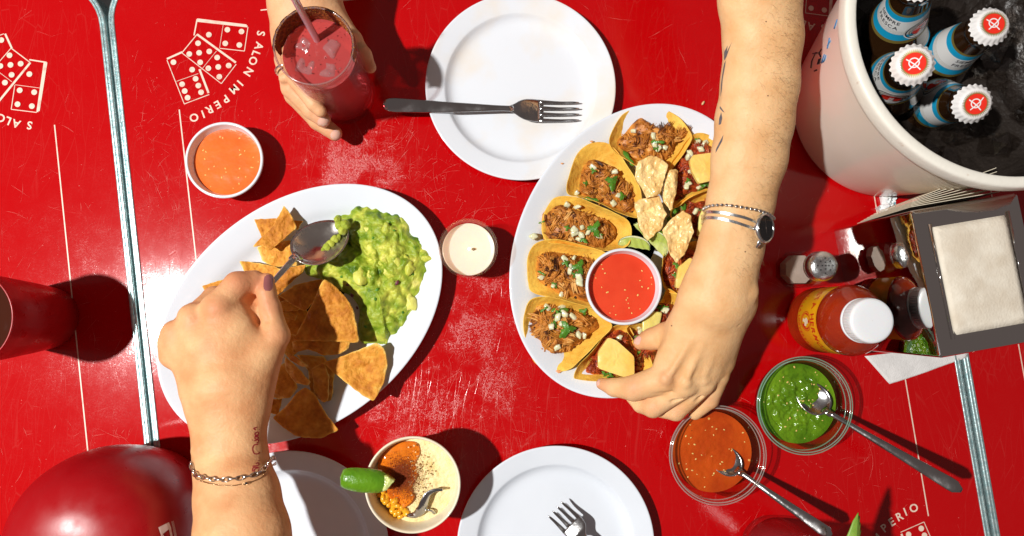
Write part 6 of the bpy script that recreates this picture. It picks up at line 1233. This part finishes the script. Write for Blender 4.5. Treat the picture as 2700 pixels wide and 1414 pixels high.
# ball chain and watch on the right wrist
px = [K5r(*q) for q in ((392, 205), (400, 178), (425, 163), (465, 155), (530, 153), (600, 160), (670, 172), (740, 186), (800, 207), (835, 232), (845, 250))]
P = ringpath(px, arm_r, 11.3, .13, 180); t = thing('ball_chain_bracelet', 'bead like silver ball chain above the watch', 'bracelet', P.mean(0))
V, F = lathe(rounded([(.005, -.15), (.15, -.13), (.15, .13), (.005, .15)], 2), (0, 0, 0), 10); BL = mesh_only('bead', V, F, m_sil)
L = np.linalg.norm(np.diff(np.vstack([P, P[:1]]), axis=0), axis=1).sum(); nb = int(L / .40); idx = np.linspace(0, len(P), nb, endpoint=False)
for i in idx: inst('bead', BL, t, P[int(i)])
V, F = tube(np.vstack([P, P[:1]]), .03, 5, cap=False); mk('cord', V, F, m_sil, t)
wt = thing('wrist_watch', 'small round steel watch with black dial on a double bangle', 'watch', W(1915, 575, 11))
def bangle(px, lift, w):
    P = ringpath([K5r(*q) for q in px], arm_r, 10.9, lift, 90); C = P.mean(0); ax = np.array([-.10, 1.0, -.10]); ax /= np.linalg.norm(ax); V = []
    for p in P:
        r = p - C; r -= ax * (r @ ax); r /= np.linalg.norm(r); V += [p + ax * w, p + ax * w + r * .09, p - ax * w + r * .09, p - ax * w]
    n = len(P); F = [(i * 4 + j, ((i + 1) % n) * 4 + j, ((i + 1) % n) * 4 + (j + 1) % 4, i * 4 + (j + 1) % 4) for i in range(n) for j in range(4)]; return mk('bangle', V, F, m_chrome, wt, autosmooth=40)
bangle(((395, 222), (410, 200), (450, 198), (520, 205), (600, 222), (660, 238), (720, 262), (800, 300)), .06, .13)
bangle(((388, 262), (405, 240), (450, 236), (520, 246), (600, 268), (680, 296), (740, 318), (800, 340)), .06, .13)
tr = bvh(arm_r); pc = cast(tr, ORG[arm_r.name], K5r(762, 305), .12); 
if pc is None: pc = W(*K5r(762, 305), 11.5)
wn_ = np.array([.60, -.06, .80]); wn_ /= np.linalg.norm(wn_); q = Vector(wn_).to_track_quat('Z', 'Y'); Mw = np.array(q.to_matrix())
def onw(V): return np.asarray(V) @ Mw.T + pc
V, F = lathe(rounded([(.02, -.1), (.95, -.1), (1.20, .05), (1.28, .25), (1.28, .40), (1.18, .50), (1.08, .47), (1.06, .42), (.02, .42)], 1), (0, 0, 0), 64); mk('case', onw(V), F, m_chrome, wt, autosmooth=40)
V, F = lathe([(.01, .435), (1.07, .435)], (0, 0, 0), 48); dl = mk('dial', onw(V), F, mat('watch_dial', (.006, .006, .007), .06, coat=1.0), wt)
V, F = lathe(rounded([(1.06, .42), (1.10, .52), (1.18, .52), (1.2, .46)], 1), (0, 0, 0), 64); mk('bezel', onw(V), F, m_sil, wt)
for nm, a, l, w in (('minute_hand', R_(18), .82, .03), ('hour_hand', R_(200), .45, .04)):
    V = np.array([[-.1, -w], [l, -w * .4], [l, w * .4], [-.1, w]]); c, s = math.cos(a), math.sin(a); V = np.c_[V[:, 0] * c - V[:, 1] * s, V[:, 0] * s + V[:, 1] * c, np.full(4, .455 if nm[0] == 'm' else .447)]; mk(nm, onw(V), [(0, 1, 2, 3)], m_sil, dl, smooth=False)
V, F = lathe([(.01, .46), (.06, .46), (.07, .445)], (0, 0, 0), 12); mk('hub', onw(V), F, m_sil, wt)
V, F = tube([(-.9, .25, .2), (-1.3, .3, .1), (-1.7, .35, -.1)], [.3, .25, .16], 10, flat=.4); mk('lug', onw(V), F, m_chrome, wt)
for a in (R_(100), R_(262)): V, F = tube([(1.1 * math.cos(a), 1.1 * math.sin(a), .2), (1.45 * math.cos(a), 1.45 * math.sin(a), .15)], [.2, .12], 8, flat=.6); mk('lug', onw(V), F, m_chrome, wt)
V, F = lathe(rounded([(.01, 1.45), (.12, 1.45), (.13, 1.25), (.1, 1.2)], 1), (0, 0, 0), 12); V = V[:, [2, 0, 1]]; V[:, 2] += .2; mk('crown', onw(V), F, m_chrome, wt)
# ring on the finger beside the glass
V, F = torus(1.0, .10, 1.0, 30, 8); c = W(722, 178, 6.2); V = rotV(V, 0, (R_(78), 0, R_(12))) * [1.02, 1, 1.05] + c; rg = mk('finger_ring', V, F, m_chrome); tag(rg, 'plain silver ring on the hand that holds the glass', 'ring')
